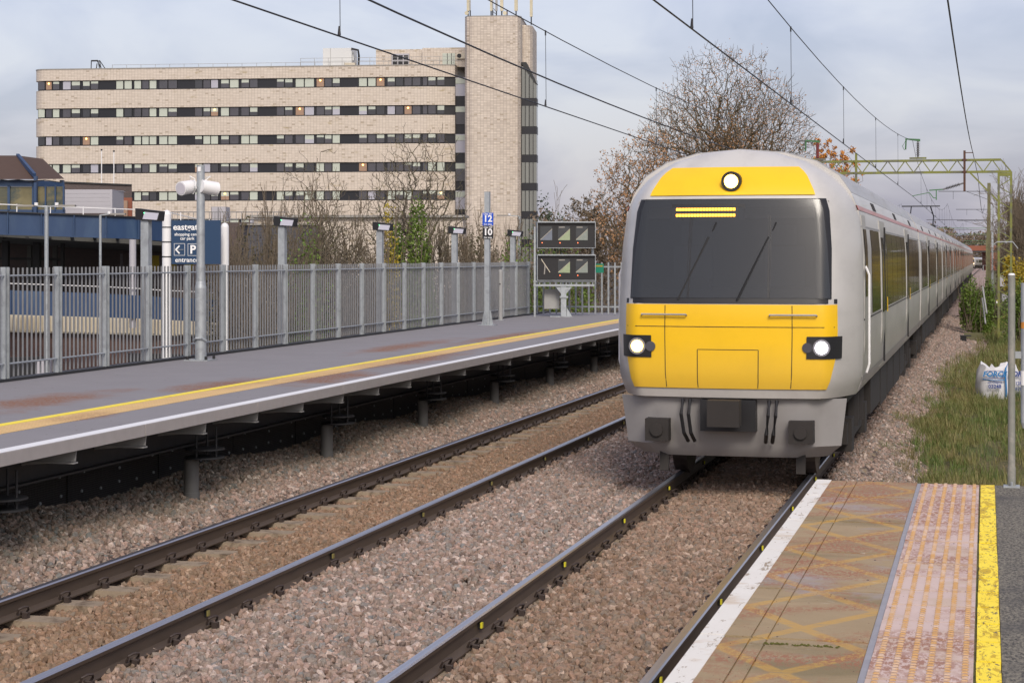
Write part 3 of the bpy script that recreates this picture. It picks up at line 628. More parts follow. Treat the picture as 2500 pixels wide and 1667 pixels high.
MB().add([(lx(1383), -.05, 0), (lx(1397), -.05, 0), (lx(1383), -.05, zb(750)), (lx(1383), .05, 0), (lx(1397), .05, 0), (lx(1383), .05, zb(750))], [(0, 1, 2), (5, 4, 3), (0, 3, 4, 1), (1, 4, 5, 2), (2, 5, 3, 0)]).build('foot_fin', M['galv'], st, local=True)
MB().box(lx(1342), lx(1392), -.16, .16, 0, .02).build('base_plate', M['galv'], st, local=True)
for row, (ya, yb, lab) in enumerate(((544, 606, 'upper monitor box with three lit screens'), (624, 685, 'lower monitor box with two lit screens and one dark'))):
    q = thing('monitor_box', lab, 'monitor box', (mx, my, Z(yb, D_)), rotc, 'driver monitor boxes')
    h = (yb - ya) * S1
    x0, x1 = lx(1312), lx(1452)
    MB().box(x0, x1, -.10, .38, 0, .012).box(x0, x1, -.16, .38, h, h + .03).box(x0 - .014, x0, -.12, .38, 0, h + .02).box(x1, x1 + .014, -.12, .38, 0, h + .02).box(x0, x1, .37, .384, 0, h).build('housing', M['galv'], q, local=True)
    MB().box(x0 + .005, x1 - .005, -.06, .36, .014, h - .005).build('fascia', M['black'], q, local=True)
    if row == 0: MB().box(x1 - .06, x1, .2, .3, -.2, 0).build('leg', M['galv'], q, local=True)
    for k in range(3):
        cx = lx(1333 + 43.5 * k); z0 = h * .30; z1 = h * .86; hw = .155
        if row == 1 and k == 0:
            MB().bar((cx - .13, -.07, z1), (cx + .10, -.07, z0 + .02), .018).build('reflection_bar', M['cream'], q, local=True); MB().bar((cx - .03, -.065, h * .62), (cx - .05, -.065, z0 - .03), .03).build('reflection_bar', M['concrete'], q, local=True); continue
        sc_ = MB().box(cx - hw, cx + hw, -.07, -.061, z0, z1).build('screen', pm('screen_dark', (.05, .055, .06), .3, 0, .3, 9), q, local=True)
        MB().add([(cx - hw, -.073, z0 + .01), (cx + hw, -.073, z0 + .01), (cx + hw, -.073, z1 - .08)], [(0, 1, 2)]).build('screen_image', pm('screen_platform', [(.16, .18, .22), (.30, .36, .22), (.24, .27, .24)][k], .4, 0, .3, 14), sc_, local=True)
        MB().bar((cx - hw, -.075, z0 + .02), (cx + hw, -.075, z1 - .07), .008).build('screen_image', M['cream'], sc_, local=True)
        if k: MB().box(cx - hw + .02, cx + .02, -.075, -.072, z1 - .04, z1 - .01).build('screen_image', M['concrete'], sc_, local=True)
        MB().cyl((cx - hw + .05, -.075, z0 - .06), (cx - hw + .05, -.066, z0 - .06), .012, n=8).build('power_light', M['red_led'], q, local=True)
cb = thing('equipment_cabinet', 'plain grey cabinet hanging below the monitor boxes', 'cabinet', (*W(1347, 50.0), Z(754, 50.0)), rotc)
MB().box(-.21, .20, -.12, .12, 0, .52).build('case', M['concrete'], cb, local=True); MB().box(-.20, .19, -.125, -.121, .01, .51).build('door', M['dull_steel'], cb, local=True)

# ================================================================== RIGHT PLATFORM
pr = structure('near_platform', (-.5, 0, 0)); RZ = .905; YE = 13.72
MB().box(-1.10, 6, -3, YE - .05, -.45, RZ - .085).build('platform_wall', M['concrete'], pr)
gm = []
y = 9.25 - 1.21 * 10; k = 0
while y < YE - .3:
    y1 = min(y + 1.205, YE); hh = random.uniform(-.002, .002)
    mb = MB(); xsn = [-1.175, -1.078, -1.070, -.965, -.957, -.895, -.887, -.475]
    for i in range(7):
        gro = i in (3, 5); z = RZ + hh - (.008 if gro else 0)
        mb.mi = 0; mb.box(xsn[i], xsn[i + 1], y, y1 - .030, RZ - .085, z)
    mb.v = [(v[0], v[1], v[2]) for v in mb.v]
    s_ = mb.build('coping_slab', M['slab'], pr)
    MB().box(-1.178, -1.075, y, y1 - .006, RZ - .06, RZ + hh + .003).build('white_edge', M['worn_white'], s_)
    y = y1
mb = MB().box(-.474, -.447, -3, YE, RZ - .08, RZ - .006); mb.build('joint_strip', pm('joint_grey', (.30, .30, .33), .8, 0, .2, 9), pr)
tm = MB().box(0, .396, 0, .376, -.05, 0)
tb = MB()
for i in range(6):
    for j in range(8):
        cx_ = .035 + i * .066; cy_ = .025 + j * .0495; w_, l_ = .0135, .0105
        tb.add([(cx_ - w_, cy_ - l_, .0005), (cx_ + w_, cy_ - l_, .0005), (cx_ + w_, cy_ + l_, .0005), (cx_ - w_, cy_ + l_, .0005), (cx_ - w_ * .6, cy_ - l_ * .55, .006), (cx_ + w_ * .6, cy_ - l_ * .55, .006), (cx_ + w_ * .6, cy_ + l_ * .55, .006), (cx_ - w_ * .6, cy_ + l_ * .55, .006)], [(4, 5, 6, 7), (0, 1, 5, 4), (1, 2, 6, 5), (2, 3, 7, 6), (3, 0, 4, 7)])
tm = tm.mesh('tactile_tile', M['tile']); tb = tb.mesh('raised_bars', M['tile_bump'])
y = YE - .4
while y > 5: o = inst('tactile_tile', tm, pr, (.055, y, RZ + random.uniform(-.0025, .002))); inst('raised_bars', tb, o); y -= .4
ym = MB().box(0, .095, 0, .380, -.05, .001).mesh('yellow_block', M['worn_yellow'])
y = YE - .4
while y > 5: inst('yellow_block', ym, pr, (.462, y, RZ + random.uniform(-.002, .002)), (0, 0, random.uniform(-.006, .006))); y -= .4
MB().box(-.049, -.0395, -3, YE, RZ - .08, RZ - .008).build('mossy_joint', M['verge'], pr)
MB().box(.059, 6, -3, YE - .01, RZ - .08, RZ - .002).build('asphalt_surface', M['asphalt'], pr)
M['joint'] = pm('joint_dirt', (.015, .012, .008), .95, 0, .3, 20)
MB().box(-.440, -.052, -3, YE - .02, RZ - .09, RZ - .006).box(.002 - .04, .055, -3, YE - .02, RZ - .09, RZ - .007).build('joint_bed', M['joint'], pr)
MB().box(-1.160, -.478, -3, YE - .02, RZ - .09, RZ - .014).build('joint_bed', M['joint'], pr)
# small clumps of moss in the joints
t_ = thing('moss_clump', 'small green moss clump in a coping joint', 'moss', (-.74, 7.86, RZ), group='moss clumps in the slab joints')
def clump(n, r, seed, nx_=.16, ny_=.014):
    rr = random.Random(seed); mb = MB()
    for _ in range(n):
        x, y, s = rr.uniform(-nx_, nx_), rr.uniform(-ny_, ny_), rr.uniform(.4, 1) * r
        mb.add([(x - s, y, 0), (x, y - s, 0), (x + s, y, 0), (x, y + s, 0), (x, y, s * .7)], [(0, 1, 4), (1, 2, 4), (2, 3, 4), (3, 0, 4)])
    return mb
clump(60, .010, 1).build('moss', pm('moss', (.085, .085, .012), .95), t_, local=True)
# ------------------------------------------------------------------ posts at the platform end
D_ = 13.35; px_, py_ = W(2469, D_)
rp = thing('gate_post', 'bare grey tubular post with white cap at the near platform end', 'post', (px_, min(py_, YE - .09), RZ - .002))
MB().cyl((0, 0, 0), (0, 0, 1.475), .0245, n=16).cyl((0, 0, 0), (0, 0, .14), .0275, n=16).build('tube', pm('weathered_tube', (.22, .225, .20), .6, .1, .2, 14, col2=(.30, .29, .26)), rp, local=True, smooth=True)
MB().cyl((0, 0, 1.475), (0, 0, 1.487), .0245, .018, n=16).build('cap', M['white'], rp, local=True)
MB().box(-.055, .055, -.05, .05, 0, .012).build('base_plate', M['galv'], rp, local=True); MB().cyl((0, -.04, .012), (0, -.04, .04), .009, n=6).build('bolt', M['galv'], rp, local=True)
D2 = 13.3; qx, qy = W(2500.5, D2)
g2 = thing('platform_gate', 'grey gate frame at the right picture edge joined to the bare post', 'gate frame', (qx, qy, Z(1045, D2)))
MB().cyl((0, 0, .04), (0, 0, 1.02), .0235, n=14).cyl((0, 0, 0), (0, 0, .04), .012, .0235, n=14).build('tube', M['galv'], g2, local=True, smooth=True)
MB().box(-.09, 0, -.012, .012, Z(875, D2) - Z(1045, D2), Z(858, D2) - Z(1045, D2)).build('cross_arm', M['galv'], g2, local=True)
MB().cyl((0, 0, Z(940, D2) - Z(1045, D2)), (0, 0, Z(905, D2) - Z(1045, D2)), .0245, n=14).build('white_band', M['white'], g2, local=True)
MB().cyl((0, 0, .70), (0, 0, .745), .0242, n=14).build('amber_band', M['orange_leaf'], g2, local=True)
MB().box(0, 1.0, -.012, .012, .98, 1.0).build('top_bar', M['galv'], g2, local=True)

# ================================================================== WIRES AND GANTRY
YG = 70.0
def zc_contact(y): return 4.70
def zc_cat(y):
    sup = [-6 + 76 * i for i in range(-1, 7)]
    for a, b in zip(sup, sup[1:]):
        if a <= y <= b:
            u = (y - (a + b) / 2) / ((b - a) / 2); return 5.78 + .94 * u * u if b < 80 else 5.3 + 1.2 * u * u
    return 5.8
def wire(name, lab, pts, r, cat='wire', group=None):
    a = pts[0]; t_ = thing(name, lab, cat, a, group=group); MB().tube(pts, r, 6).build('strand', M['rubber'], t_, smooth=True); return t_
ysw = [-12 + 4 * i for i in range(21)] + [70] + [74 + 8 * i for i in range(30)]
for X_, nm in ((-6.25, 'far platform track'), (-2.71, 'track with the train')):
    sg = .12 if X_ > -4 else 0
    wx = lambda y: X_ + sg * (1 - abs(((y + 6) % 152) - 76) / 38)
    wire('contact_wire', f'lower overhead contact wire above the {nm}', [(wx(y), y, zc_contact(y)) for y in ysw], .0085, group='contact wires')
    ct = wire('catenary_wire', f'upper sagging catenary wire above the {nm}', [(wx(y), y, zc_cat(y)) for y in ysw], .0075, group='catenary wires')
    dys = ([8.6, 17.86, 26.95, 36.51, 46, 56] if X_ < -4 else [8.9, 18.12, 27.34, 37.23, 47.7, 59]) + [80 + 9 * i for i in range(20)]
    for y in dys:
        MB().tube([(wx(y), y, zc_cat(y)), (wx(y) + .01, y, zc_contact(y))], .004, 4).cyl((wx(y), y, zc_contact(y) + .01), (wx(y), y, zc_contact(y) + .10), .018, .008, n=6).cyl((wx(y), y, zc_cat(y) - .06), (wx(y), y, zc_cat(y) + .015), .012, n=6).build('dropper', M['rubber'], ct)
wire('feeder_wire', 'thick single wire crossing high left of the train with no droppers', [(-6.3, y, 5.13 + .0006 * (y - 30) ** 2 * (1 if y < 30 else .6)) for y in ysw[:23]], .0115)
wire('return_wire', 'dark return wire dropping steeply at the right to the gantry post', [(-.47, y, 6.25 - .55 * (1 - ((y - 32) / 38) ** 2)) for y in ysw[:22]] + [(-.35 + (y - 70) * .004, y, 6.25 - 1.4 * math.sin((y - 70) / 62 * 3.1)) for y in (78, 88, 98, 108, 118, 128)] , .012)

def lattice(mb, p, q, wv, n, t1=.035, t2=.018):      # two chords and zig-zag between p and q, width vector wv
    p = Vector(p); q = Vector(q); wv = Vector(wv)
    chords = [(p, q), (p + wv, q + wv)]; web = []
    for i in range(n):
        a = p + (q - p) * (i / n); b = p + (q - p) * ((i + 1) / n); m = (a + b) / 2 + wv; web += [(a, m), (m, b)]
    return chords, web
ga = thing('lattice_gantry', 'yellow-green lattice gantry spanning the tracks beyond the train', 'gantry', (.45, YG, -.8))
gx0, gx1 = .43, .86; zt, zl = 5.98, 5.55
ch, wb = lattice(None, (gx0 - .0, YG, -.8), (gx0, YG, zl), (gx1 - gx0, 0, 0), 12)
for a, b in ch: MB().bar(a, b, .08).build('mast_leg', M['mast_green'], ga)
for a, b in wb: MB().bar(a, b, .032).build('mast_brace', M['mast_green'], ga)
for dy in (.35,):
    for a, b in ch: MB().bar(a + Vector((0, dy, 0)), b + Vector((0, dy, 0)), .05).build('mast_leg', M['mast_green'], ga)
ch, wb = lattice(None, (-9.9, YG, zl), (gx1 - .35, YG, zl), (0, 0, zt - zl), 17)
MB().bar((-9.9, YG, zl), (gx1, YG, zl), .085).build('boom_chord', M['mast_green'], ga); MB().bar((-9.9, YG, zt), (gx1 - .35, YG, zt), .08).build('boom_chord', M['mast_green'], ga); MB().bar((gx1 - .35, YG, zt), (gx1, YG, zl), .05).build('boom_chord', M['mast_green'], ga)
MB().bar((-9.9, YG + .4, zl), (gx1, YG + .4, zl), .05).build('boom_chord', M['mast_green'], ga); MB().bar((-9.9, YG + .4, zt), (gx1 - .35, YG + .4, zt), .05).build('boom_chord', M['mast_green'], ga)
for a, b in wb: MB().bar(a, b, .036).build('boom_brace', M['mast_green'], ga)
MB().box(gx0 - .04, gx1 + .04, YG - .035, YG + .035, zl - .16, zl - .05).build('cap_plate', M['mast_green'], ga)
MB().bar((gx0, YG - .01, zl - 1.08), (gx0 - 1.0, YG - .01, zl - .02), .055).build('knee_brace', M['mast_green'], ga)
MB().box(gx0 - .06, gx1 + .06, YG - .05, YG - .036, 3.02, 3.06).build('climb_guard', M['galv'], ga)
MB().bar((gx0 - .06, YG - .05, 3.04), (gx0 - .28, YG - .05, 2.86), .025).build('climb_guard', M['galv'], ga); MB().bar((gx1 + .06, YG - .05, 3.04), (gx1 + .24, YG - .05, 2.80), .025).build('climb_guard', M['galv'], ga)
for s in (-1,):
    MB().bar((-9.9, YG, -.5), (-9.9, YG, zt), .08).bar((-10.3, YG, -.5), (-10.3, YG, zt), .08).build('mast_leg', M['mast_green'], ga)
for X_, r0, r1, mt in ((-.76, 4.86, 6.32, 'rust'), (-4.6, 5.05, 6.28, 'mast_green')): MB().bar((X_, YG - .08, r0), (X_, YG - .08, r1), .08).box(X_ - .07, X_ + .07, YG - .13, YG - .03, zt - .04, zt + .04).box(X_ - .07, X_ + .07, YG - .13, YG - .03, zl - .04, zl + .04).build('drop_post', M[mt], ga)
MB().bar((-.76, YG - .08, 6.24), (-.45, YG - .08, 6.24), .03).build('wire_bracket', M['rust'], ga)
for X_, mt, lab in ((-2.40, 'insul', 'grey ribbed insulator on the gantry boom over the train'), (-6.0, 'insul_red', 'dark red insulator on the gantry boom above the train roof')):
    iq = thing('post_insulator', lab, 'insulator', (X_, YG, zt + .03), group='insulators on the boom')
    MB().box(-.30, .30, -.05, .05, .03, .09).build('saddle', M['mast_green'], iq, local=True)
    cr_ = MB().cyl((0, 0, .09), (0, 0, .68), .035, n=10)
    if mt == 'insul':
        for k in range(7): cr_.cyl((0, 0, .17 + k * .07), (0, 0, .19 + k * .07), .095, .05, n=14)
    else: cr_.cyl((0, 0, .12), (0, 0, .62), .055, n=12)
    cr_.build('core', M[mt], iq, local=True)
    MB().add([(.08, -.03, .66), (.08, .03, .66), (-.45, .03, .74), (-.45, -.03, .74), (.08, -.03, .75), (.08, .03, .75), (-.45, .03, .78), (-.45, -.03, .78)], [(0, 1, 2, 3), (4, 7, 6, 5), (0, 4, 5, 1), (1, 5, 6, 2), (2, 6, 7, 3), (3, 7, 4, 0)]).build('top_arm', M['copper_green'], iq, local=True)
    MB().bar((-.42, 0, .74), (-.44, .05, .38), .05).tube([(-.42, 0, .72), (-.55, 0, .5), (-.48, 0, .36), (-.42, 0, .42)], .012).build('clamp', M['copper_green'], iq, local=True)
def cantilever(parent_lab, X0, X1, y, z0):
    q = thing('registration_arm', parent_lab, 'arm', (X0, y, z0))
    p0 = Vector((X0, y, z0 + .25)); p1 = Vector((X0 - .72, y, z0 + .03)); d = (p1 - p0)
    ins = MB().cyl(p0, p1, .03, n=8)
    for k in range(9): a = p0 + d * (.2 + .075 * k); ins.cyl(a, a + d.normalized() * .02, .085, .04, n=10)
    ins.build('insulator', M['insul'], q); MB().bar(p1, (X0 - 1.2, y, z0), .04).build('arm_tube', M['copper_green'], q)
    MB().bar((X0 - .95, y, z0), (X0 - .95, y, z0 - .35), .035).bar((X0 - .95, y, z0 - .28), (X0 - 1.05, y, z0 - .27), .03).bar((X0 - 1.05, y, z0 - .27), (X0 - 1.2, y, z0 - .08), .03).bar((X0 - 1.2, y, z0 - .08), (X1, y, z0 - .20), .025).build('steady_arm', M['copper_green'], q)
cantilever('insulated registration arm reaching left from the rusty drop post', -.8, -2.6, YG - .08, 4.9)
cantilever('registration arm holding the contact wire over the far track', -4.65, -6.2, YG - .08, 4.9)

# line-side masts receding, each with a cross arm
for k, (px, D, mt, wd, ytop, lab) in enumerate(((2414.5, 118, 'pole_wood', .20, 447, 'mossy square line-side mast just left of the lattice gantry leg'), (2423, 165, 'galv', .17, 503, 'plain grey line-side mast right beside the mossy one'))):
    x, y = W(px, D); q = thing('line_mast', lab, 'mast', (x, y, -.7), group='line-side masts'); MB().box(-wd / 2, wd / 2, -wd / 2, wd / 2, 0, Z(ytop, D) + .7).build('shaft', M[mt], q, local=True)
    if k == 0:
        MB().bar((0, 0, Z(648, D) + .7), (-.35, 0, Z(648, D) + .7), .02).bar((-.35, 0, Z(648, D) + .7), (-.35, 0, Z(662, D) + .7), .05).build('side_frame', M['galv'], q, local=True)
for i, (D, py, xl, xr, mt) in enumerate(((118, 467.5, 2291, 2412, 'rubber'), (165, 511.5, 2334, 2422, 'rubber'), (185, 537, 2262, 2412, 'rubber'), (215, 539, 2336, 2411, 'rubber'), (260, 557, 2290, 2411, 'copper_green'), (290, 560.5, 2313, 2412, 'rubber'), (340, 572, 2310, 2410, 'copper_green'), (380, 575, 2318, 2410, 'rubber'), (420, 588, 2354, 2408, 'copper_green'), (470, 594, 2350, 2408, 'copper_green'))):
    x0, y0 = W(xl, D); x1, y1 = W(xr, D); z = Z(py, D)
    q = thing('cross_arm', ['nearest dark cross arm above the tracks', 'second dark cross arm below the gantry boom', 'long dark cross arm just above the train tail', 'short dark cross arm behind the long one', 'first green cross arm before the bridge', 'thin dark arm right behind the green one', 'green cross arm halfway to the bridge', 'thin dark arm near the brick bridge', 'faint green arm above the bridge parapet', 'faintest green arm level with the bridge'][i], 'cross arm', (x1, y1, z), group='cross arms receding along the line')
    MB().bar((x0, y0, z), (x1, y1, z), .018 + D * .00016).build('arm_tube', M[mt], q)
    MB().bar((x0 + (x1 - x0) * .3, y0, z), (x0 + (x1 - x0) * .3, y0, z - .5), .02).build('drop_rod', M[mt], q)
    MB().bar((x0 + (x1 - x0) * .55, y0, z + .0), (x1, y1, z - 1.3 * D / 300), .02).build('stay', M[mt], q)
    if i > 1 and i % 2 == 0: MB().box(x1 - .1, x1 + .1, y1 - .1, y1 + .1, -1.5, z + .3).build('mast', M['pole_wood'], q)

# ================================================================== TRAIN
TX = -2.71; TF = 20.4
PROF = [(1.30, .98), (1.36, 1.15), (1.375, 1.7), (1.36, 2.6), (1.32, 3.02), (1.24, 3.22), (1.10, 3.42), (.85, 3.58), (.5, 3.68), (0, 3.72)]
FULL = PROF + [(-x, z) for x, z in reversed(PROF[:-1])]
def hw(z):
    for (a, za), (b, zb_) in zip(PROF, PROF[1:]):
        if za <= z <= zb_: return a + (b - a) * (z - za) / (zb_ - za)
    return 1.30 if z < .98 else 0.0
def frontY(tt, z):
    s = .0
    if z > 1.95: s += (z - 1.95) * .22
    if z > 3.1: s += (z - 3.1) ** 2 * 1.5
    if z < 1.2: s += (1.2 - z) * .18
    a = abs(tt); s += .14 * a * a + .80 * max(0, (a - .72) / .28) ** 2.1
    return s
def patch(name, t0, t1, z0, z1, off, mat, parent, nt_=14, nz=8, tz=None, smooth=True):
    mb = MB()
    for j in range(nz + 1):
        z = z0 + (z1 - z0) * j / nz
        for i in range(nt_ + 1):
            tt = t0 + (t1 - t0) * i / nt_
            if tz: tt = tt * tz(z)
            mb.v.append((hw(min(z, 3.719)) * tt * (1 + off * .25), frontY(tt, z) - off, z))
    for j in range(nz):
        for i in range(nt_): a = j * (nt_ + 1) + i; mb.f.append((a, a + 1, a + nt_ + 2, a + nt_ + 1)); mb.m.append(0)
    return mb.build(name, mat, parent, local=True, smooth=smooth)
def side_pt(s, z, off): return s * (hw(z) + off)
def side_patch(mb, s, y0, y1, z0, z1, off, nz=4):
    b = len(mb.v)
    for j in range(nz + 1):
        z = z0 + (z1 - z0) * j / nz
        mb.v += [(side_pt(s, z, off), y0, z), (side_pt(s, z, off), y1, z), (side_pt(s, z, off - .03), y0, z), (side_pt(s, z, off - .03), y1, z)]
    for j in range(nz):
        a = b + j * 4; c = a + 4
        f = [(a, a + 1, c + 1, c), (a, c, c + 2, a + 2), (a + 1, a + 3, c + 3, c + 1)]
        if s < 0: f = [tuple(reversed(q)) for q in f]
        mb.f += f; mb.m += [0] * 3
    return mb
wheelm = MB().cyl((-.07, 0, 0), (.07, 0, 0), .42, n=20).cyl((-.10, 0, 0), (-.07, 0, 0), .45, n=20).mesh('wheel', M['train_wheel'])
bogm = MB().box(-1.18, -1.04, -1.6, 1.6, .38, .62).box(1.04, 1.18, -1.6, 1.6, .38, .62).box(-1.1, 1.1, -.3, .3, .35, .75).box(-1.22, -1.0, -1.4, -1.0, .28, .66).box(1.0, 1.22, -1.4, -1.0, .28, .66).box(-1.22, -1.0, 1.0, 1.4, .28, .66).box(1.0, 1.22, 1.0, 1.4, .28, .66).cyl((1.12, -.45, .5), (1.12, -.45, .95), .12, n=10).cyl((1.12, .45, .5), (1.12, .45, .95), .12, n=10).mesh('bogie', M['train_under'])
def coach(tp, y0, cab, far=False):
    y1 = y0 + 19.95; ys_ = y0 + (1.15 if cab else 0)
    co = inst('coach', MB().extY(FULL, [(ys_, 0, 0), (y1, 0, 0)]).mesh('coach', [M['train_white']], smooth=True), tp)
    MB().extY([(1.235, 3.232), (1.105, 3.433), (.855, 3.593), (.5, 3.693), (0, 3.733), (-.5, 3.693), (-.855, 3.593), (-1.105, 3.433), (-1.235, 3.232)], [(ys_ + .02, 0, 0), (y1 - .02, 0, 0)]).build('roof', M['train_grey'], co, local=True, smooth=True)
    # doors and windows on both sides
    dpos = [y0 + 5.6, y0 + 13.6]
    for s in (1, -1):
        wn = []
        edges = [ys_ + (1.7 if cab else .7)] + [v for d in dpos for v in (d - .85, d + .85)] + [y1 - .7]
        for a, b in zip(edges[::2], edges[1::2]):
            n = max(1, round((b - a) / 1.75)); 
            for i in range(n): wn.append((a + (b - a) * i / n + .03, a + (b - a) * (i + 1) / n - .03))
        for a, b in wn: side_patch(MB(), s, a, b, 1.83, 2.83, .006).build('window', M['train_glass'], co, local=True)
        for d in dpos:
            dr = side_patch(MB(), s, d - .66, d + .66, 1.06, 2.98, .012).build('door', M['train_door'], co, local=True)
            if not far:
                for q in (-1, 1): side_patch(MB(), s, d + q * .33 - .20, d + q * .33 + .20, 1.78, 2.76, .018).build('door_window', M['train_glass'], dr, local=True)
                MB().box(s * 1.375 - .012, s * 1.375 + .012, d - .008, d + .008, 1.1, 2.9).build('door_seam', M['black'], dr, local=True)
                side_patch(MB(), s, d + .72, d + .78, 1.75, 1.95, .014).build('door_button', M['train_yellow'], dr, local=True)
        side_patch(MB(), s, ys_, y1, 3.03, 3.085, .007).build('cantrail_stripe', M['train_stripe'], co, local=True)
        side_patch(MB(), s, ys_, y1, 1.00, 1.16, .006).build('sill_strip', M['train_grey'], co, local=True)
        if not far:
            side_patch(MB(), s, ys_ + .1, y1 - .1, 1.79, 1.805, .006, 1).build('waist_line', M['train_under'], co, local=True); side_patch(MB(), s, ys_ + .1, y1 - .1, 2.845, 2.86, .006, 1).build('gutter', M['train_grey'], co, local=True)
            for a in (ys_ + 3.3, ys_ + 9.2, ys_ + 15.2): side_patch(MB(), s, a, a + .7, 3.10, 3.20, .006, 1).build('vent_grille', M['train_under'], co, local=True)
    u = MB(); r2 = random.Random(int(y0)); a = y0 + 4.6
    while a < y1 - 5.2:
        b = a + r2.uniform(1.2, 2.4); u.box(-1.25, 1.25, a, b, r2.uniform(.36, .5), .97); a = b + .18
    u.box(-1.2, 1.2, y0 + .9, y1 - .3, .88, .975); u.build('equipment_case', M['train_under'], co, local=True)
    for yb in (y0 + 2.9, y1 - 2.6):
        bo = inst('bogie', bogm, co, (0, yb, 0))
        # wheels are carried by the coach so they stay two levels down
        for yy in (-1.2, 1.2):
            for s in (-1, 1): inst('wheel', wheelm, co, (s * .75, yb + yy, .42), (0, 0, 0 if s > 0 else math.pi))
    return co
def cab(tp, y0=0):
    sh = bpy.data.objects.new('cab', None); COL.objects.link(sh); sh.parent = tp; sh.location = (0, y0, 0)
    # white shell: front surface and cheeks back to the coach
    zs = [.98 + i * .1 for i in range(28)] + [3.715]
    mb = MB(); ts = [-1 + i * 2 / 64 for i in range(65)]
    for z in zs:
        mb.v.append((-hw(z), 1.17, z))
        for tt in ts: mb.v.append((hw(z) * tt, frontY(tt, z), z))
        mb.v.append((hw(z), 1.17, z))
    n = len(ts) + 2
    for j in range(len(zs) - 1):
        for i in range(n - 1):
            if 1 <= i < n - 2 and abs(ts[i - 1] + 1 / 64) < .74 and 2.12 < zs[j] + .05 < 3.08: continue
            a = j * n + i; mb.f.append((a, a + 1, a + n + 1, a + n)); mb.m.append(0)
    mb.f.append(tuple(range(n - 1, -1, -1))); mb.m.append(0)
    mb.build('cab_shell', M['train_white'], sh, local=True, smooth=True)
    patch('yellow_nose', -.84, .84, 1.08, 1.99, .014, M['train_yellow'], sh, 56, 10, tz=lambda z: .93 + .07 * min(1, (z - 1.08) / .4))
    ws = patch('windscreen', -.79, .79, 2.06, 3.13, .016, M['screen_int'], sh, 48, 10, tz=lambda z: 1 - .05 * (z - 2.06))
    patch('yellow_brow', -.72, .72, 3.18, 3.50, .014, M['train_yellow'], sh, 48, 6)
    patch('screen_surround', -.84, .84, 2.0, 2.05, .010, M['black'], sh, 20, 1)
    for s in (-1, 1): patch('screen_pillar', s * .32 - .012, s * .32 + .012, 2.06, 3.13, .016, M['black'], sh, 1, 6)
    MB().box(-1.2, 1.2, 1.12, 1.16, 1.3, 3.1).box(-1.1, 1.1, .5, 1.12, 1.5, 1.55).build('cab_back_wall', M['train_under'], sh, local=True)
    MB().box(-1.1, 1.1, .45, .85, 2.0, 2.17).box(-.75, -.25, .42, .6, 2.17, 2.27).build('driving_desk', M['train_under'], sh, local=True)
    for x_ in (-.52, .52): MB().box(x_ - .22, x_ + .22, .92, 1.04, 1.9, 2.62).box(x_ - .13, x_ + .13, .93, 1.02, 2.64, 2.86).build('seat', M['glass_grey'], sh, local=True)
    MB().box(-1.05, 1.05, .42, .44, 2.93, 3.12).build('sun_blind', M['dull_steel'], sh, local=True)
    for s in (-1, 1):
        for q_ in (.24, .50): patch('panel_seam', s * q_ - .003, s * q_ + .003, 1.09, 1.98 if q_ > .3 else 1.5, .018, M['train_under'], sh, 1, 6)
    patch('panel_seam', -.82, .82, 1.745, 1.752, .018, M['train_under'], sh, 20, 1); patch('panel_seam', -.24, .24, 1.50, 1.506, .018, M['train_under'], sh, 6, 1)
    for s in (-1, 1): MB().tube([(s * .45, frontY(.34, 1.88) - .01, 1.87), (s * .45, frontY(.34, 1.88) - .06, 1.88), (s * .95, frontY(.7, 1.88) - .06, 1.88), (s * .95, frontY(.7, 1.88) - .01, 1.87)], .011).build('hand_rail', M['dull_steel'], sh, local=True)
    for s in (-1, 1): MB().box(s * .78 - .13, s * .78 + .13, .02, .3, .50, .74).cyl((s * .78, -.01, .62), (s * .78, .04, .62), .07, n=12).build('jumper_box', M['train_under'], sh, local=True); MB().bar((s * .75, .5, .9), (s * .75, .35, .14), .06, .10).build('life_guard', M['train_under'], sh, local=True)
    for s in (-1, 1): patch('screen_border', s * .68, s * .80, 2.05, 3.14, .010, M['black'], sh, 10, 8)
    patch('screen_border', -.79, .79, 3.04, 3.14, .010, M['black'], sh, 48, 1); patch('screen_border', -.79, .79, 2.05, 2.15, .010, M['black'], sh, 48, 1)
    # wipers
    for s in (-.55, .1): 
        p0 = Vector((s, frontY(s, 2.06) - .04, 2.04)); p1 = Vector((s + .32, frontY(s + .3, 2.75) - .03, 2.72)); MB().bar(p0, p1, .016).bar(p1 - Vector((.10, -.03, .28)), p1 + Vector((.08, .02, .16)), .014).build('wiper', M['black'], sh, local=True)
    # amber display, high in the left screen
    ds = patch('destination_display', -.50, .12, 2.90, 3.08, .016, M['black'], sh, 6, 2)
    for zz_ in (2.945, 3.01):
        for i in range(20): xx = -.60 + i * .033; MB().box(xx, xx + .026, frontY(xx / 1.3, zz_) - .024, frontY(xx / 1.3, zz_) - .016, zz_, zz_ + .028).build('amber_dot', M['amber'], ds, local=True)
    MB().cyl((0, frontY(0, 3.24) - .035, 3.33), (0, frontY(0, 3.42) + .1, 3.33), .11, n=24).build('lamp_bezel', M['black'], sh, local=True); MB().cyl((0, frontY(0, 3.24) - .045, 3.33), (0, frontY(0, 3.24) - .034, 3.33), .075, n=24).build('top_lamp', M['head_warm'], sh, local=True)
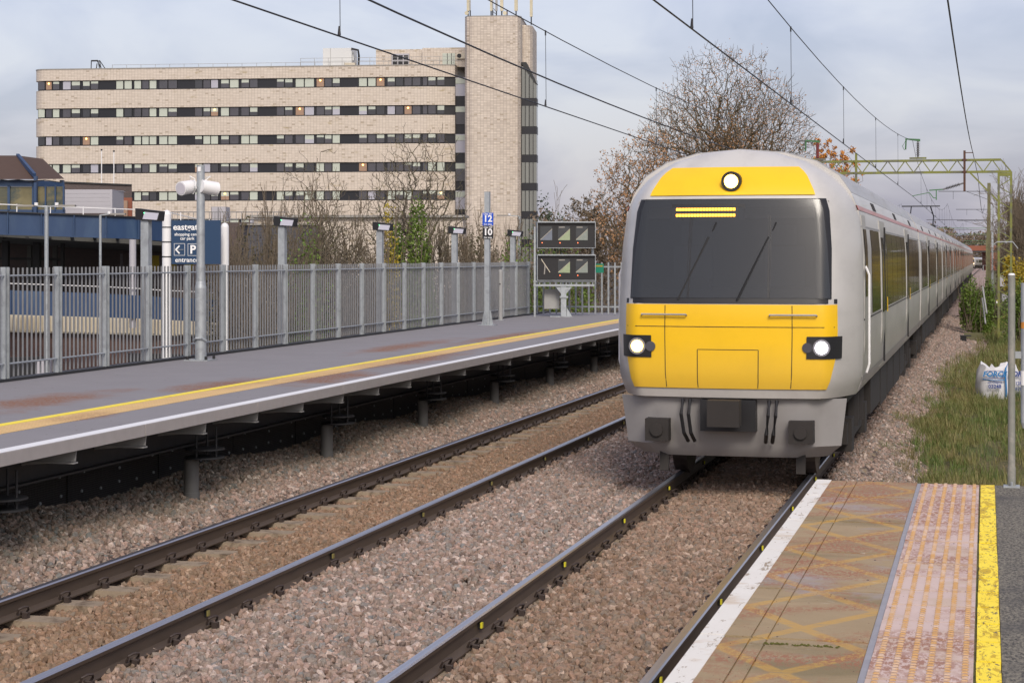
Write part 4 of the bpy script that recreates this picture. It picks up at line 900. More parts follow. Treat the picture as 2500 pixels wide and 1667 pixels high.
    for s, mt in ((-1, 'head_warm'), (1, 'head_white')):
        tt = s * .74; yy = frontY(tt, 1.53)
        patch('lamp_cluster', tt - .13, tt + .13, 1.41, 1.65, .026, M['black'], sh, 12, 3)
        MB().cyl((s * 1.00, yy - .045, 1.53), (s * 1.00, yy + .02, 1.53), .092, n=24).build('lamp_ring', M['rail_head'], sh, local=True); MB().cyl((s * 1.00, yy - .055, 1.53), (s * 1.00, yy - .044, 1.53), .066, n=24).build('headlight', M[mt], sh, local=True)
        MB().cyl((s * .85, frontY(.62, 1.53) - .035, 1.53), (s * .85, frontY(.62, 1.53) + .02, 1.53), .055, n=16).build('marker_lamp', M['glass_grey'], sh, local=True)
    # lower apron, coupler, hoses
    mb = MB()
    for z, sc_ in ((.32, .80), (.45, .92), (.97, .97)):
        for i in range(13): tt = -1 + i / 6; mb.v.append((1.28 * sc_ * tt, .12 + .25 * (1 - sc_) * 4 + .55 * max(0, abs(tt) - .6) ** 1.5 * 2, z))
    for j in range(2):
        for i in range(12): a = j * 13 + i; mb.f.append((a, a + 1, a + 14, a + 13)); mb.m.append(0)
    mb.build('apron', M['train_grey'], sh, local=True, smooth=True)
    MB().box(-.30, .30, .0, .5, .62, .96).build('coupler_pocket', M['black'], sh, local=True)
    MB().cyl((0, -.30, .84), (0, .35, .84), .07, n=12).box(-.17, .17, -.40, -.18, .70, .98).build('coupler', M['train_under'], sh, local=True)
    for x in (-.5, -.42, .44, .52): MB().tube([(x, .08, .95), (x, -.05, .8), (x * .95, -.02, .6), (x * .9, .12, .5)], .022).build('brake_hose', M['black'], sh, local=True)
    for s in (-1, 1):
        side_patch(MB(), s, 1.35, 2.05, 1.06, 2.98, .010).build('cab_door', M['train_door'], sh, local=True); side_patch(MB(), s, 1.48, 1.92, 2.05, 2.82, .016).build('cab_door_window', M['train_glass'], sh, local=True)
        MB().tube([(s * 1.40, 1.28, 1.2), (s * 1.43, 1.28, 1.3), (s * 1.43, 1.28, 2.3), (s * 1.39, 1.28, 2.4)], .014).build('grab_rail', M['white'], sh, local=True)
    MB().bar((-.9, .10, 3.64), (.9, .10, 3.64), .02).build('rain_strip', M['black'], sh, local=True) if False else None
    return sh
trn = thing('passenger_train', 'long white electric passenger train with yellow front rushing past on the nearer track', 'train', (TX, TF, 0))
cab(trn); 
for i in range(9): coach(trn, .0 + i * 20.5, i == 0, far=i > 4)
for i in range(8): MB().box(-1.05, 1.05, 19.95 + i * 20.5, 20.5 + i * 20.5, .7, 3.4).build('gangway', M['black'], trn, local=True)
pg = MB().bar((-.5, 62, 3.85), (-.5, 63.6, 4.25), .05).bar((.5, 62, 3.85), (.5, 63.6, 4.25), .05).bar((-.5, 63.6, 4.25), (-.4, 62.2, 4.64), .04).bar((.5, 63.6, 4.25), (.4, 62.2, 4.64), .04).bar((-.8, 62.2, 4.66), (.8, 62.2, 4.66), .05).box(-.6, .6, 61.6, 63, 3.72, 3.86)
pg.build('pantograph', M['dark_steel'], trn, local=True)
# the distant train
fy_ = 690
ft = thing('distant_train', 'small distant train with lit yellow front approaching under the bridge', 'train', (-6.25 + 1.0, fy_, far_dz(fy_)), R(-11))
cab(ft); coach(ft, 0, True, True); coach(ft, 20.5, False, True)

# ================================================================== VEGETATION TOOLS
def tree_skel(h, r0, seed, spread=.5, levels=5, nbranch=(3, 5), up=.25, trunk_frac=.25, wob=.12, lenf=.72, multi=1, fan=.25):
    rr = np.random.default_rng(seed); segs = []; tips = []
    def grow(p, d, L_, r, lev):
        n = 5 if lev == 0 else 4; pts = [p]; q = p.copy(); dd = d.copy()
        for i in range(n):
            dd = dd + rr.normal(0, wob, 3) + np.array([0, 0, up * .25 * (1 if lev else 0)]); dd /= np.linalg.norm(dd)
            q2 = q + dd * L_ / n; ra = r * (1 - .62 * i / n); rb = r * (1 - .62 * (i + 1) / n)
            segs.append((q, q2, ra, rb)); q = q2; pts.append(q)
        if lev >= levels: tips.append((q, dd)); tips.append((pts[2], dd)); return
        nb = int(rr.integers(nbranch[0], nbranch[1] + 1))
        for k in range(nb):
            t_ = (rr.uniform(trunk_frac, 1) if lev == 0 else rr.uniform(.25, 1)); i = min(n - 1, int(t_ * n)); base = pts[i] + (pts[i + 1] - pts[i]) * (t_ * n - i)
            a = rr.normal(0, 1, 3); a -= dd * a.dot(dd); a /= np.linalg.norm(a) + 1e-6; ang = spread * rr.uniform(.6, 1.3)
            nd = dd * math.cos(ang) + a * math.sin(ang); nd[2] += up * .35; nd /= np.linalg.norm(nd)
            grow(base, nd, L_ * lenf * rr.uniform(.55, 1.15), r * .46 * (1 - .35 * t_), lev + 1)
        grow(q, dd, L_ * lenf, r * .38, lev + 1)
    for m in range(multi):
        d0 = np.array([rr.normal(0, fan) if multi > 1 else 0, rr.normal(0, fan) if multi > 1 else 0, 1.]); d0 /= np.linalg.norm(d0)
        grow(np.array([rr.normal(0, .2) if multi > 1 else 0., 0., 0.]), d0, h * .36, r0, 0)
    return segs, tips
def seg_mesh(name, segs, mat, rmin=.0, k=3):
    P = np.array([s[0] for s in segs]); Q = np.array([s[1] for s in segs]); A = np.maximum(np.array([s[2] for s in segs]), rmin); B = np.maximum(np.array([s[3] for s in segs]), rmin)
    D = Q - P; D /= np.linalg.norm(D, axis=1)[:, None] + 1e-9; U = np.where(np.abs(D[:, 2:3]) < .9, np.array([[0, 0, 1.]]), np.array([[1., 0, 0]])); a = np.cross(D, U); a /= np.linalg.norm(a, axis=1)[:, None] + 1e-9; b = np.cross(D, a)
    v = np.zeros((len(P), 2 * k, 3))
    for i in range(k):
        t_ = 2 * math.pi * i / k; off = a * math.cos(t_) + b * math.sin(t_); v[:, i] = P + off * A[:, None]; v[:, k + i] = Q + off * B[:, None]
    f = np.array([[i, (i + 1) % k, k + (i + 1) % k, k + i] for i in range(k)])
    F_ = (np.arange(len(P))[:, None, None] * 2 * k + f[None]).reshape(-1, 4)
    return np_mesh(name, v.reshape(-1, 3), F_, mat)
def crown_tree(lab, px, D, ztop, seed, width, n, zbase=-3, r0=.3, rmin=.01, crown_lo=.25, mat='oak_bark', leaves=None, nleaf=0, lsize=.07, name='oak_tree', depth=None, shell=.45):
    rr = np.random.default_rng(seed); hh = ztop - zbase; x, y = W(px, D); dz = hh * (1 - crown_lo) / 2; cz = hh - dz; rx = width / 2; ry = (depth or width * .8) / 2
    lob = rr.normal(0, 1, (26, 3)); lob /= np.linalg.norm(lob, axis=1)[:, None]; la = rr.uniform(.02, .42, 26)
    d = rr.normal(0, 1, (n, 3)); d /= np.linalg.norm(d, axis=1)[:, None]; R_ = .74 + np.max(la[None] * np.clip((d @ lob.T - .80) / .2, 0, 1), axis=1)
    rad = rr.uniform(0, 1, n) ** shell; P = d * (rad * R_)[:, None] * np.array([rx, ry, dz]) + np.array([0, 0, cz])
    P = P[P[:, 2] > hh * .08]; tz = np.linspace(0, hh * (crown_lo + .22), 9); T = np.stack([rr.normal(0, .05, 9) * tz * .3, rr.normal(0, .05, 9) * tz * .3, tz], axis=1); T[0] = 0
    base = T[4]; P = P[np.argsort(np.linalg.norm((P - base) * np.array([1, 1, .8]), axis=1))]; A = np.concatenate([T, P]); nT = 9; N_ = len(A); par = np.full(N_, -1); par[1:nT] = np.arange(nT - 1); path = np.zeros(N_)
    for i in range(1, nT): path[i] = path[i - 1] + np.linalg.norm(A[i] - A[i - 1])
    for i in range(nT, N_):
        dd = np.linalg.norm(A[:i] - A[i], axis=1); cost = dd ** 1.15 + .22 * path[:i]; cost[:2] += 99; j = int(np.argmin(cost)); par[i] = j; path[i] = path[j] + dd[j]
    cnt = np.ones(N_)
    for i in range(N_ - 1, 0, -1): cnt[par[i]] += cnt[i]
    rad_ = np.maximum(r0 * (cnt / cnt[0]) ** .46, rmin); segs = []
    for i in range(1, N_):
        a, b = A[par[i]], A[i]; L_ = np.linalg.norm(b - a); m = (a + b) / 2 + rr.normal(0, .07, 3) * L_; m[2] += .04 * L_; ra = min(rad_[par[i]], rad_[i] * 1.6); segs.append((a, m, ra, rad_[i])); segs.append((m, b, rad_[i], rad_[i] * .8))
    tips = A[nT:][cnt[nT:] <= 1.5]
    for p in tips:
        o_ = p - np.array([0, 0, hh * .35]); o_ /= np.linalg.norm(o_)
        for k in range(2): q = p + (o_ + rr.normal(0, .5, 3)) * width * .028; segs.append((p, q, rmin, rmin * .6))
    t_ = thing(name, lab, 'tree', (x, y, zbase)); big = [s for s in segs if s[2] > r0 * .13]; small = [s for s in segs if s[2] <= r0 * .13]
    inst('trunk', seg_mesh('trunk', big, M[mat], rmin, 6), t_); inst('branches', seg_mesh('branches', small, M[mat], rmin * .6, 3), t_)
    if leaves: inst('foliage', leaf_mesh('foliage', tips[rr.integers(0, len(tips), nleaf)], lsize, M[leaves], seed, width * .02), t_)
def leaf_mesh(name, pts, size, mat, seed=0, jit=.2, per=1, flat=0):
    rr = np.random.default_rng(seed); P = np.repeat(np.asarray(pts), per, axis=0); n = len(P); P = P + rr.normal(0, jit, (n, 3))
    a = rr.normal(0, 1, (n, 3)); a /= np.linalg.norm(a, axis=1)[:, None]; c = rr.normal(0, 1, (n, 3)); b = np.cross(a, c); b /= np.linalg.norm(b, axis=1)[:, None]
    s = size * rr.uniform(.5, 1.3, n)[:, None]
    v = np.stack([P - a * s, P - b * s * .55, P + a * s, P + b * s * .55], axis=1); f = np.arange(n * 4).reshape(n, 4)
    return np_mesh(name, v.reshape(-1, 3), f, mat)
def bare_tree(lab, px, D, ztop, seed, zbase=-3.2, r0=.13, mat='bark', leaves=None, nleaf=0, lsize=.06, group=None, cat='tree', name='bare_tree', rmin=.004, xy=None, width=None, **kw):
    x, y = xy or W(px, D); hh = ztop - zbase
    segs, tips = tree_skel(1.0, r0 / hh, seed, **kw)
    mxz = max(s[1][2] for s in segs); sc_ = hh / mxz; segs = [(a * sc_, b * sc_, c * sc_, d * sc_) for a, b, c, d in segs]; S3 = np.array([1., 1., 1.])
    if width:
        ex = np.array([s[1][:2] for s in segs if s[1][2] > hh * .35]); lo, hi = np.percentile(ex, 2, axis=0), np.percentile(ex, 98, axis=0); S3[:2] = width / (hi - lo); cen = (lo + hi) / 2 * S3[:2]
        def wp(p): q = p * S3; q[:2] -= cen * min(1, max(0, q[2] / hh)) ; return q
        segs = [(wp(a), wp(b), c, d) for a, b, c, d in segs]
    t_ = thing(name, lab, cat, (x, y, zbase), group=group)
    big = [s for s in segs if s[2] > r0 * .16]; small = [s for s in segs if s[2] <= r0 * .16]
    inst('trunk', seg_mesh('trunk', big, M[mat], rmin, 6), t_)
    if small: inst('branches', seg_mesh('branches', small, M[mat if mat != 'bark' else 'twig'], rmin, 3), t_)
    if leaves:
        tp = np.array([(wp(p * sc_) if width else p * sc_) for p, d in tips]); rr = np.random.default_rng(seed); sel = tp[rr.integers(0, len(tp), nleaf)]; inst('foliage', leaf_mesh('foliage', sel, lsize, M[leaves], seed, lsize * 1.5), t_)
    return t_, sc_
def bush(name, lab, x, y, z, sx, sy, sz, n, size, mat, seed, cat='bush', group=None, lobes=7, stems=True):
    rr = np.random.default_rng(seed); t_ = thing(name, lab, cat, (x, y, z), group=group); pts = []
    for k in range(lobes):
        c = np.array([rr.uniform(-.6, .6) * sx, rr.uniform(-.6, .6) * sy, rr.uniform(.25, .8) * sz]); r = rr.uniform(.28, .5)
        m = n // lobes; d = rr.normal(0, 1, (m, 3)); d /= np.linalg.norm(d, axis=1)[:, None]; rad = rr.uniform(.35, 1, m)[:, None] ** .6
        p = c + d * rad * r * np.array([sx, sy, sz]); pts.append(p[p[:, 2] > 0])
    inst('foliage', leaf_mesh('foliage', np.concatenate(pts), size, M[mat], seed, size), t_)
    if stems:
        segs = []
        for k in range(26): a = np.array([rr.uniform(-.3, .3) * sx, rr.uniform(-.3, .3) * sy, 0]); b = a + np.array([rr.normal(0, .5) * sx, rr.normal(0, .5) * sy, rr.uniform(.6, 1.15) * sz]); m = (a + b) / 2 + rr.normal(0, .08, 3); segs += [(a, m, .02, .014), (m, b, .014, .006)]
        inst('stems', seg_mesh('stems', segs, M['twig']), t_)
    return t_
#VEG#
# trees behind the platform fence
crown_tree('bare tree with pale upright twigs in front of the office block centre', 1000, 62, Z(305, 62), 11, 4.2, 2400, zbase=-3.2, r0=.15, rmin=.0075, crown_lo=.30, mat='bark', name='bare_tree', shell=.6)
crown_tree('bare spreading tree left of the ivy-clad tree', 775, 52, Z(372, 52), 23, 3.2, 1700, zbase=-3.2, r0=.10, rmin=.006, crown_lo=.32, mat='bark', name='bare_tree', shell=.6)
bare_tree('thin leaning bare tree behind the white capped column', 655, 46, Z(385, 46), 31, r0=.08, spread=.6, levels=6, nbranch=(2, 3), up=.12, trunk_frac=.1, lenf=.75, rmin=.0065, wob=.22, width=2.2)
bare_tree('low bare sapling thicket right of the ivy-clad tree', 1120, 66, Z(470, 66), 37, r0=.05, spread=.5, levels=5, nbranch=(3, 4), up=.2, multi=4, rmin=.008, wob=.2, width=2.2)
bare_tree('many-stemmed bare shrub in front of the dark brick wall', 610, 50, Z(440, 50), 41, r0=.04, spread=.6, levels=5, nbranch=(3, 4), up=.15, multi=4, rmin=.0065, wob=.22, width=2.4)
bare_tree('brown bare shrub behind the second platform lamp', 850, 58, Z(430, 58), 43, r0=.05, spread=.6, levels=5, nbranch=(3, 4), up=.15, multi=8, rmin=.0075, wob=.22, width=3.6)
bare_tree('bare shrub between the fourth lamp and the car stop pole', 1190, 70, Z(520, 70), 47, r0=.05, spread=.55, levels=5, nbranch=(3, 4), up=.2, multi=3, rmin=.008, wob=.2, width=2.4)
bare_tree('bare shrub at the foot of the dark glass stair', 1240, 75, Z(545, 75), 49, r0=.05, spread=.5, levels=4, nbranch=(3, 5), up=.2, multi=4, rmin=.005, wob=.2)
D_ = 56
x, y = W(1005, D_); bush('ivy_bush', 'dense green ivy mass behind the platform fence', x, y, -1.5, .85, .7, Z(540, D_) + 1.5, 15000, .05, 'ivy', 5)
x, y = W(955, D_ - 1); bush('ivy_bush', 'yellowing ivy climbing beside the dense green ivy', x, y, -1.5, .30, .4, Z(540, D_) + 1.5, 2200, .045, 'ivy_yellow', 6)
x, y = W(745, 50); bush('low_bush', 'low green bush behind the fence near the second lamp', x, y, -3, .95, .7, Z(592, 50) + 3, 3500, .045, 'ivy', 7)
x, y = W(1290, 62); bush('low_bush', 'grey-green bush below the monitor boxes', x, y, -2.5, 1.2, .8, Z(605, 62) + 2.5, 5000, .05, 'ivy', 8)
x, y = W(1400, 60); bush('low_bush', 'green hedge seen between the two monitor boxes', x, y, -2.5, 1.7, .8, Z(598, 60) + 2.5, 6000, .05, 'ivy', 18)
for k, px in enumerate((560, 640, 720, 800, 880, 960, 1040, 1120, 1200)):
    x, y = W(px, 55 + 2 * k); bush('scrub_clump', ['dark scrub behind the fence below the white column', 'dark scrub behind the fence below the bare shrub', 'scrub behind the fence at the second lamp post', 'scrub behind the fence right of the second lamp', 'scrub behind the fence left of the third lamp', 'scrub behind the fence under the ivy', 'scrub behind the fence left of the fourth lamp', 'scrub behind the fence at the fourth lamp', 'scrub behind the fence right of the car stop pole'][k], x, y, -3.3, 1.25, .9, Z(622, 55 + 2 * k) + 3.3, 5200, .055, 'undergrowth', 60 + k, group='scrub behind the platform fence')
# oak beyond the train
crown_tree('large rounded autumn oak with thinning brown leaves behind the train', 1775, 118, Z(140, 118), 77, 12.6, 7200, zbase=-2, r0=.40, rmin=.013, crown_lo=.30, leaves='oak_leaf', nleaf=17000, lsize=.058)
crown_tree('lower brown-leaved oak left of the big rounded oak', 1560, 112, Z(330, 112), 78, 6.2, 2200, zbase=-2, r0=.2, rmin=.012, crown_lo=.2, leaves='oak_leaf', nleaf=7000, lsize=.075)
crown_tree('small orange-leaved tree behind the gantry boom', 2035, 105, Z(345, 105), 79, 3.7, 1200, zbase=-1, r0=.14, rmin=.010, crown_lo=.25, leaves='orange_leaf', nleaf=14000, lsize=.075, name='small_oak')
crown_tree('brown bushy tree right of the glass stair', 1440, 120, Z(462, 120), 80, 4.5, 1500, zbase=-3, r0=.14, rmin=.013, crown_lo=.2, mat='twig', leaves='scrub', nleaf=5000, lsize=.09, name='bushy_tree')
bare_tree('thin bare tree with few twigs right of the glass stair', 1375, 95, Z(440, 95), 83, zbase=-3, r0=.08, spread=.35, levels=4, nbranch=(2, 3), up=.3, rmin=.009)
x, y = W(1352, 130); ct = bush('conifer', 'dark conifer just right of the glass stair', x, y, -3, 1.5, 1.2, Z(478, 130) + 3, 5000, .12, 'conifer', 90, cat='tree', stems=False)
#ENDVEG#

# ================================================================== OFFICE BLOCK
P0 = Vector(W(78, 218)); P1 = Vector(W(1108, 212)); e_ = (P1 - P0); LB = e_.length; ang = math.atan2(e_.y, e_.x)
ob = thing('office_block', 'long pale tiled office block with black window bands', 'building', (P0.x, P0.y, -3.5), ang)
def fxl(px):                                     # column -> distance along the facade
    a = Vector((math.sin(-PSI + math.atan((px - 1250) / F)), math.cos(-PSI + math.atan((px - 1250) / F))))
    ex = e_.normalized(); det = a.x * (-ex.y) + a.y * ex.x
    s = (a.x * P0.y - a.y * P0.x) / (a.y * ex.x - a.x * ex.y); return s
def DL(px): return 218 + (212 - 218) * (px - 78) / 1030
kx = fxl(1043)
def foot(o_): 
    arc = [(1.6 - (1.6 - o_) * math.cos(t_), 1.6 - (1.6 - o_) * math.sin(t_)) for t_ in [i * math.pi / 2 / 6 for i in range(7)]]
    return [(o_, 15)] + arc + [(kx, o_), (LB, .75 + o_), (LB, 15)]
zz = lambda py: Z(py, 212.5) + 3.5
bands = [(187.5 + 69.3 * k, 211.8 + 69.3 * k) for k in range(7)]
tops = [zz(160)] + [zz(b[1]) for b in bands]; bots = [zz(b[0]) for b in bands] + [0]
for a, b in zip(tops, bots): MB().prism(foot(0), b + .001, a - .001).build('spandrel', M['facade'], ob, local=True)
MB().prism(foot(-.04), zz(160) , zz(157.5)).build('parapet_cap', M['concrete'], ob, local=True)
pan = []
for row in ([80 * 3.357 + 8, 300], [310, 362], [373, 420], [430, 482], [512, 575], [583, 652], [675, 732], [740, 802], [950, 1006], [1017, 1076], [1098, 1152], [1162, 1215], [1223, 1278], [1302, 1368], [1377, 1447], [1595, 1653], [1664, 1720], [1727, 1784], [1808, 1873], [1882, 1952], [1975, 2038], [2045, 2108]): pan.append((row[0] / 3.357, row[1] / 3.357))
for row in ([235, 290], [298, 356], [380, 442], [450, 520], [540, 597], [603, 655], [663, 718], [865, 925], [935, 992], [1000, 1060], [1083, 1140], [1148, 1202], [1214, 1268], [1276, 1335], [1355, 1387], [1395, 1452], [1462, 1517]): pan.append((600 + row[0] / 3.136, 600 + row[1] / 3.136))
rw = random.Random(5)
for r_, (ya, yb) in enumerate(bands):
    z0, z1 = zz(yb), zz(ya); wb_ = MB().prism(foot(.22), z0, z1).build('window_band', M['win_dark'], ob, local=True)
    for k, (a, b) in enumerate(pan):
        if r_ >= 4 and b < 300: continue
        xa, xb = fxl(a), fxl(b); yk = .20 if xa < kx else .20 + (xa - kx) / (LB - kx) * .75 - .03
        if k == 0: xa, xb, yk = 1.0, 1.45, .30
        u = rw.random(); mt = 'glass_grey' if u < .45 else ('glass' if u < .6 else ('pale_glass' if u < .72 else ('warm_room' if u < .78 else 'glass_grey')))
        if r_ == 6: mt = 'glass'
        full = rw.random(); h_ = z1 - z0
        w_ = MB().box(xa, xb, yk - .03, yk, z0 + .12, z1 - .07).build('window', M[mt], wb_, local=True)
        if full < .25: w_.data.materials.clear(); w_.data.materials.append(M['blind'])
        elif full < .62: MB().box(xa + .03, xb - .03, yk - .035, yk - .03, z0 + .12 + h_ * rw.uniform(.35, .6), z1 - .08).build('blind', M['blind'], ob, local=True)
        if mt == 'warm_room' and full >= .3: MB().cyl(((xa + xb) / 2, yk - .10, z1 - .3), ((xa + xb) / 2, yk - .04, z1 - .3), .09, n=8).build('room_lamp', M['lamp_glow'], ob, local=True)
        MB().box(xa - .03, xa, yk - .06, yk - .02, z0 + .1, z1 - .05).box(xb, xb + .03, yk - .06, yk - .02, z0 + .1, z1 - .05).box(xa, xb, yk - .06, yk - .02, z0 + .09, z0 + .12).build('frame', M['black'], ob, local=True) if r_ < 6 else None
# recessed glazed strip between block and tower
for r_, (ya, yb) in enumerate(bands):
    MB().box(LB, LB + 1.35, 1.2, 1.3, zz(yb + 22), zz(ya + 1)).build('stair_pane', M['glass_grey'] if r_ % 2 else M['pale_glass'], ob, local=True)
    MB().box(LB + .02, LB + 1.3, 1.15, 1.19, zz(yb - 8), zz(ya + 3)).build('blind', M['blind'], ob, local=True)
MB().box(LB, LB + 1.6, 1.31, 15, 0, zz(189)).build('recess_wall', M['win_dark'], ob, local=True)
MB().box(LB - 4, LB + 1.6, 2.5, 15, zz(160), zz(112)).box(LB - 9.5, LB - 4, 3.2, 15, zz(160), zz(113)).build('penthouse', M['facade'], ob, local=True)
rx = lambda px: fxl(px)
MB().box(rx(1020), rx(1044), 3.15, 3.2, zz(158), zz(126)).build('louvre', M['black'], ob, local=True); MB().box(rx(1072), rx(1103), 2.42, 2.5, zz(159), zz(126)).build('penthouse_window', M['blind'], ob, local=True)
for px in (1084, 1094): MB().box(rx(px) - .03, rx(px) + .03, 2.38, 2.42, zz(159), zz(126)).build('frame', M['black'], ob, local=True)
rp_ = thing('roof_plant_box', 'big white plant box on the office block roof', 'plant box', (0, 0, 0), 0); rp_.parent = None
def on_roof(name, lab, cat, px, dy=3.0, zpy=158):
    loc = Matrix.Rotation(ang, 4, 'Z') @ Vector((fxl(px), dy, 0)); return thing(name, lab, cat, (P0.x + loc.x, P0.y + loc.y, -3.5 + zz(zpy)), ang)
bpy.data.objects.remove(rp_)
q = on_roof('roof_plant_box', 'big white plant box on the office block roof', 'plant box', 774); s_ = 212 / F
MB().box(0, 73 * s_, 0, 3, 0, 50 * s_).build('casing', M['plant_box'], q, local=True); MB().box(73 * s_, 76 * s_, .5, 1.2, 20 * s_, 42 * s_).build('side_hatch', M['plant_box'], q, local=True); MB().tube([(73 * s_, -.1, 48 * s_), (90 * s_, -.1, 44 * s_), (92 * s_, -.1, 30 * s_), (91 * s_, -.1, 0)], .13).build('duct', M['black'], q, local=True); MB().box(58 * s_, 86 * s_, -1, -.2, 0, 11 * s_).build('ledge_box', M['cream'], q, local=True); MB().box(19 * s_, 20 * s_, -.02, 0, .1, 50 * s_).build('seam', M['dull_steel'], q, local=True)
q = on_roof('louvre_unit', 'grey louvred unit beside the roof penthouse', 'plant unit', 944); MB().box(0, 44 * s_, 0, 2, 0, 34 * s_).build('casing', M['clad_grey'], q, local=True)
for i in range(3):
    for j in range(2): MB().box((3 + 14 * i) * s_, (14 + 14 * i) * s_, -.03, 0, (5 + 14 * j) * s_, (16 + 14 * j) * s_).build('louvre', M['black'], q, local=True)
q = on_roof('air_conditioner', 'small air conditioning unit on the penthouse wall by the tower', 'air conditioner', 1108, 2.2, 140); MB().box(0, 20 * s_, 0, .3, 0, 13 * s_).build('casing', M['cream'], q, local=True); MB().cyl((6 * s_, -.02, 7 * s_), (6 * s_, 0, 7 * s_), 5.5 * s_, n=16).build('fan', M['black'], q, local=True)
q = on_roof('stair_head', 'small tiled stair head at the left roof end', 'roof hut', 114, 2, 167); MB().box(0, 42 * s_, 0, 3, -.4, 8 * s_).box(43 * s_, 80 * s_, .2, 3, -.4, 3 * s_).build('walls', M['facade'], q, local=True); MB().box(-.1, 43 * s_, -.1, 3.1, 8 * s_, 8.8 * s_).build('cap', M['plant_box'], q, local=True)
q = on_roof('davit_crane', 'thin lattice window-cleaning crane near the left roof end', 'crane', 232, 2, 171)
for a, b in (((0, 0, 0), (-8, 0, 38)), ((4, 0, 0), (-4, 0, 38)), ((22, 0, 1), (-3, 0, 37)), ((10, 0, 1), (-10, 0, 37)), ((-8, 0, 38), (-25, 0, 38)), ((-3, 0, 36), (-25, 0, 36)), ((-25, 0, 38), (-26, 0, 3)), ((-10, 0, 30), (-14, 0, 4)), ((-12, 0, 12), (10, 0, 12)), ((-30, 0, 2), (20, 0, 2)), ((-30, 0, 7), (-4, 0, 7)), ((-30, 0, 0), (-30, 0, 7)), ((-18, 0, 0), (-18, 0, 7))):
    MB().bar(Vector(a) * s_, Vector(b) * s_, .085).build('strut', M['dark_steel'], q, local=True)
q = on_roof('roof_railing', 'thin metal railing along the office block roof edge', 'railing', 268, .8, 157)
x1_ = fxl(1125) - fxl(268)
MB().box(0, x1_, 0, .04, .40, .44).build('top_rail', M['dull_steel'], q, local=True)
for i in range(int(x1_ / 1.7)): MB().box(i * 1.7, i * 1.7 + .04, 0, .04, 0, .42).build('stanchion', M['dull_steel'], q, local=True)
x2_ = fxl(728) - fxl(268); MB().box(x2_, x2_ + 18, .3, .34, .9, .94).box(x2_, x2_ + 18, .3, .34, .55, .58).build('upper_rail', M['dull_steel'], q, local=True)
for i in range(12): MB().box(x2_ + i * 1.6, x2_ + i * 1.6 + .04, .3, .34, 0, .94).build('stanchion', M['dull_steel'], q, local=True)
# tower
TD = 207
tx, ty = W(1133, TD); st_ = TD / F
tw = thing('tiled_tower', 'tall windowless pale tiled tower at the right end of the office block', 'tower', (tx, ty, -3.5), ang + R(2))
ht = Z(42, TD) + 3.5
wT = 137 * st_
def rfoot(w_, d_, c): return [(0, d_), (0, c), (c * .3, c * .3), (c, 0), (w_ - c, 0), (w_ - c * .3, c * .3), (w_, c), (w_, d_)]
MB().prism(rfoot(wT, 9, .9), 0, ht).build('shaft', M['tower'], tw, local=True); MB().prism(rfoot(wT + .06, 9, .9), ht, ht + .12).build('cap', M['concrete'], tw, local=True)
MB().prism([(x + wT - 1.3, y + 3.5) for x, y in rfoot(39 * st_ + .6, 7, .8)], 0, Z(54, TD) + 3.5).build('rear_shaft', M['tower'], tw, local=True)
gx = wT + .0
for k in range(7):
    py0 = 238 + 69.3 * k; py1 = py0 - (50 if k else 78)
    zz0 = Z(py0, TD) + 3.5; zz1 = Z(py1, TD) + 3.5
    MB().box(gx + .02, gx + 1.72, 1.6, 3.4, zz0 - 19 * st_, zz0 - .02).build('floor_band', M['win_dark'], tw, local=True)
    for j, xx in enumerate((0, .42, .86, 1.28)):
        top = zz1 if k else zz1 - xx * 1.15
        MB().box(gx + .05 + xx, gx + .42 + xx, 1.6, 3.3, zz0, top).build('stair_pane', M['rib_glass'], tw, local=True)
        MB().box(gx + .02 + xx, gx + .07 + xx, 1.54, 1.6, zz0, top).build('mullion', M['black'], tw, local=True)
za = Z(150, TD) + 3.5
MB().add([(gx, 1.5, za), (gx + .55, 1.5, za), (gx + 1.75, 1.5, za - 2.4), (gx, 3.5, za), (gx + .55, 3.5, za), (gx + 1.75, 3.5, za - 2.4), (gx, 1.5, za - .12), (gx + 1.6, 1.5, za - 2.4)], [(0, 1, 4, 3), (1, 2, 5, 4), (0, 6, 7, 2, 1)]).build('sloping_roof', M['dark_steel'], tw, local=True)
for i, (px, w_, mt, lab) in enumerate(((1143, .30, 'antenna', 'pale panel antenna at the tower top left corner'), (1148, .10, 'dull_steel', 'thin steel antenna pole next to the left panel'), (1199, .22, 'antenna', 'slim cream antenna left of the tower centre'), (1203, .10, 'dull_steel', 'thin grey antenna pole at the tower centre'), (1212, .24, 'dull_steel', 'twin-tube antenna mast at the tower centre'), (1225, .34, 'antenna', 'thick cream antenna beside the small dish'), (1238, .12, 'rust', 'short rusty antenna stub'), (1260, .36, 'antenna', 'thick ochre antenna on the right of the tower'), (1297, .30, 'antenna', 'olive antenna on the rear shaft'))):
    D_ = TD + 2; x, y = W(px, D_); zb_ = Z(56 if i == 8 else 42, TD); q = thing('antenna', lab, 'antenna', (x, y, zb_), ang, 'antennas on the tower')
    top = 3.2 if i != 6 else 1.0
    MB().cyl((0, 0, 0), (0, 0, top * .3), .07, n=8).build('mast', M['dark_steel'], q, local=True); MB().box(-w_ / 2, w_ / 2, -w_ / 3, w_ / 3, top * .28, top).build('panel', M[mt], q, local=True)
    if i in (0, 5): MB().cyl((.35 if i else -.15, -.2, .65), (.35 if i else -.15, -.1, .65), .22, n=14).build('dish', M['antenna'], q, local=True)
    if i == 4: MB().bar((-.1, 0, .9), (-.35, 0, 1.2), .06).bar((-.1, 0, .6), (-.35, 0, .8), .06).build('crossarm', M['dark_steel'], q, local=True)

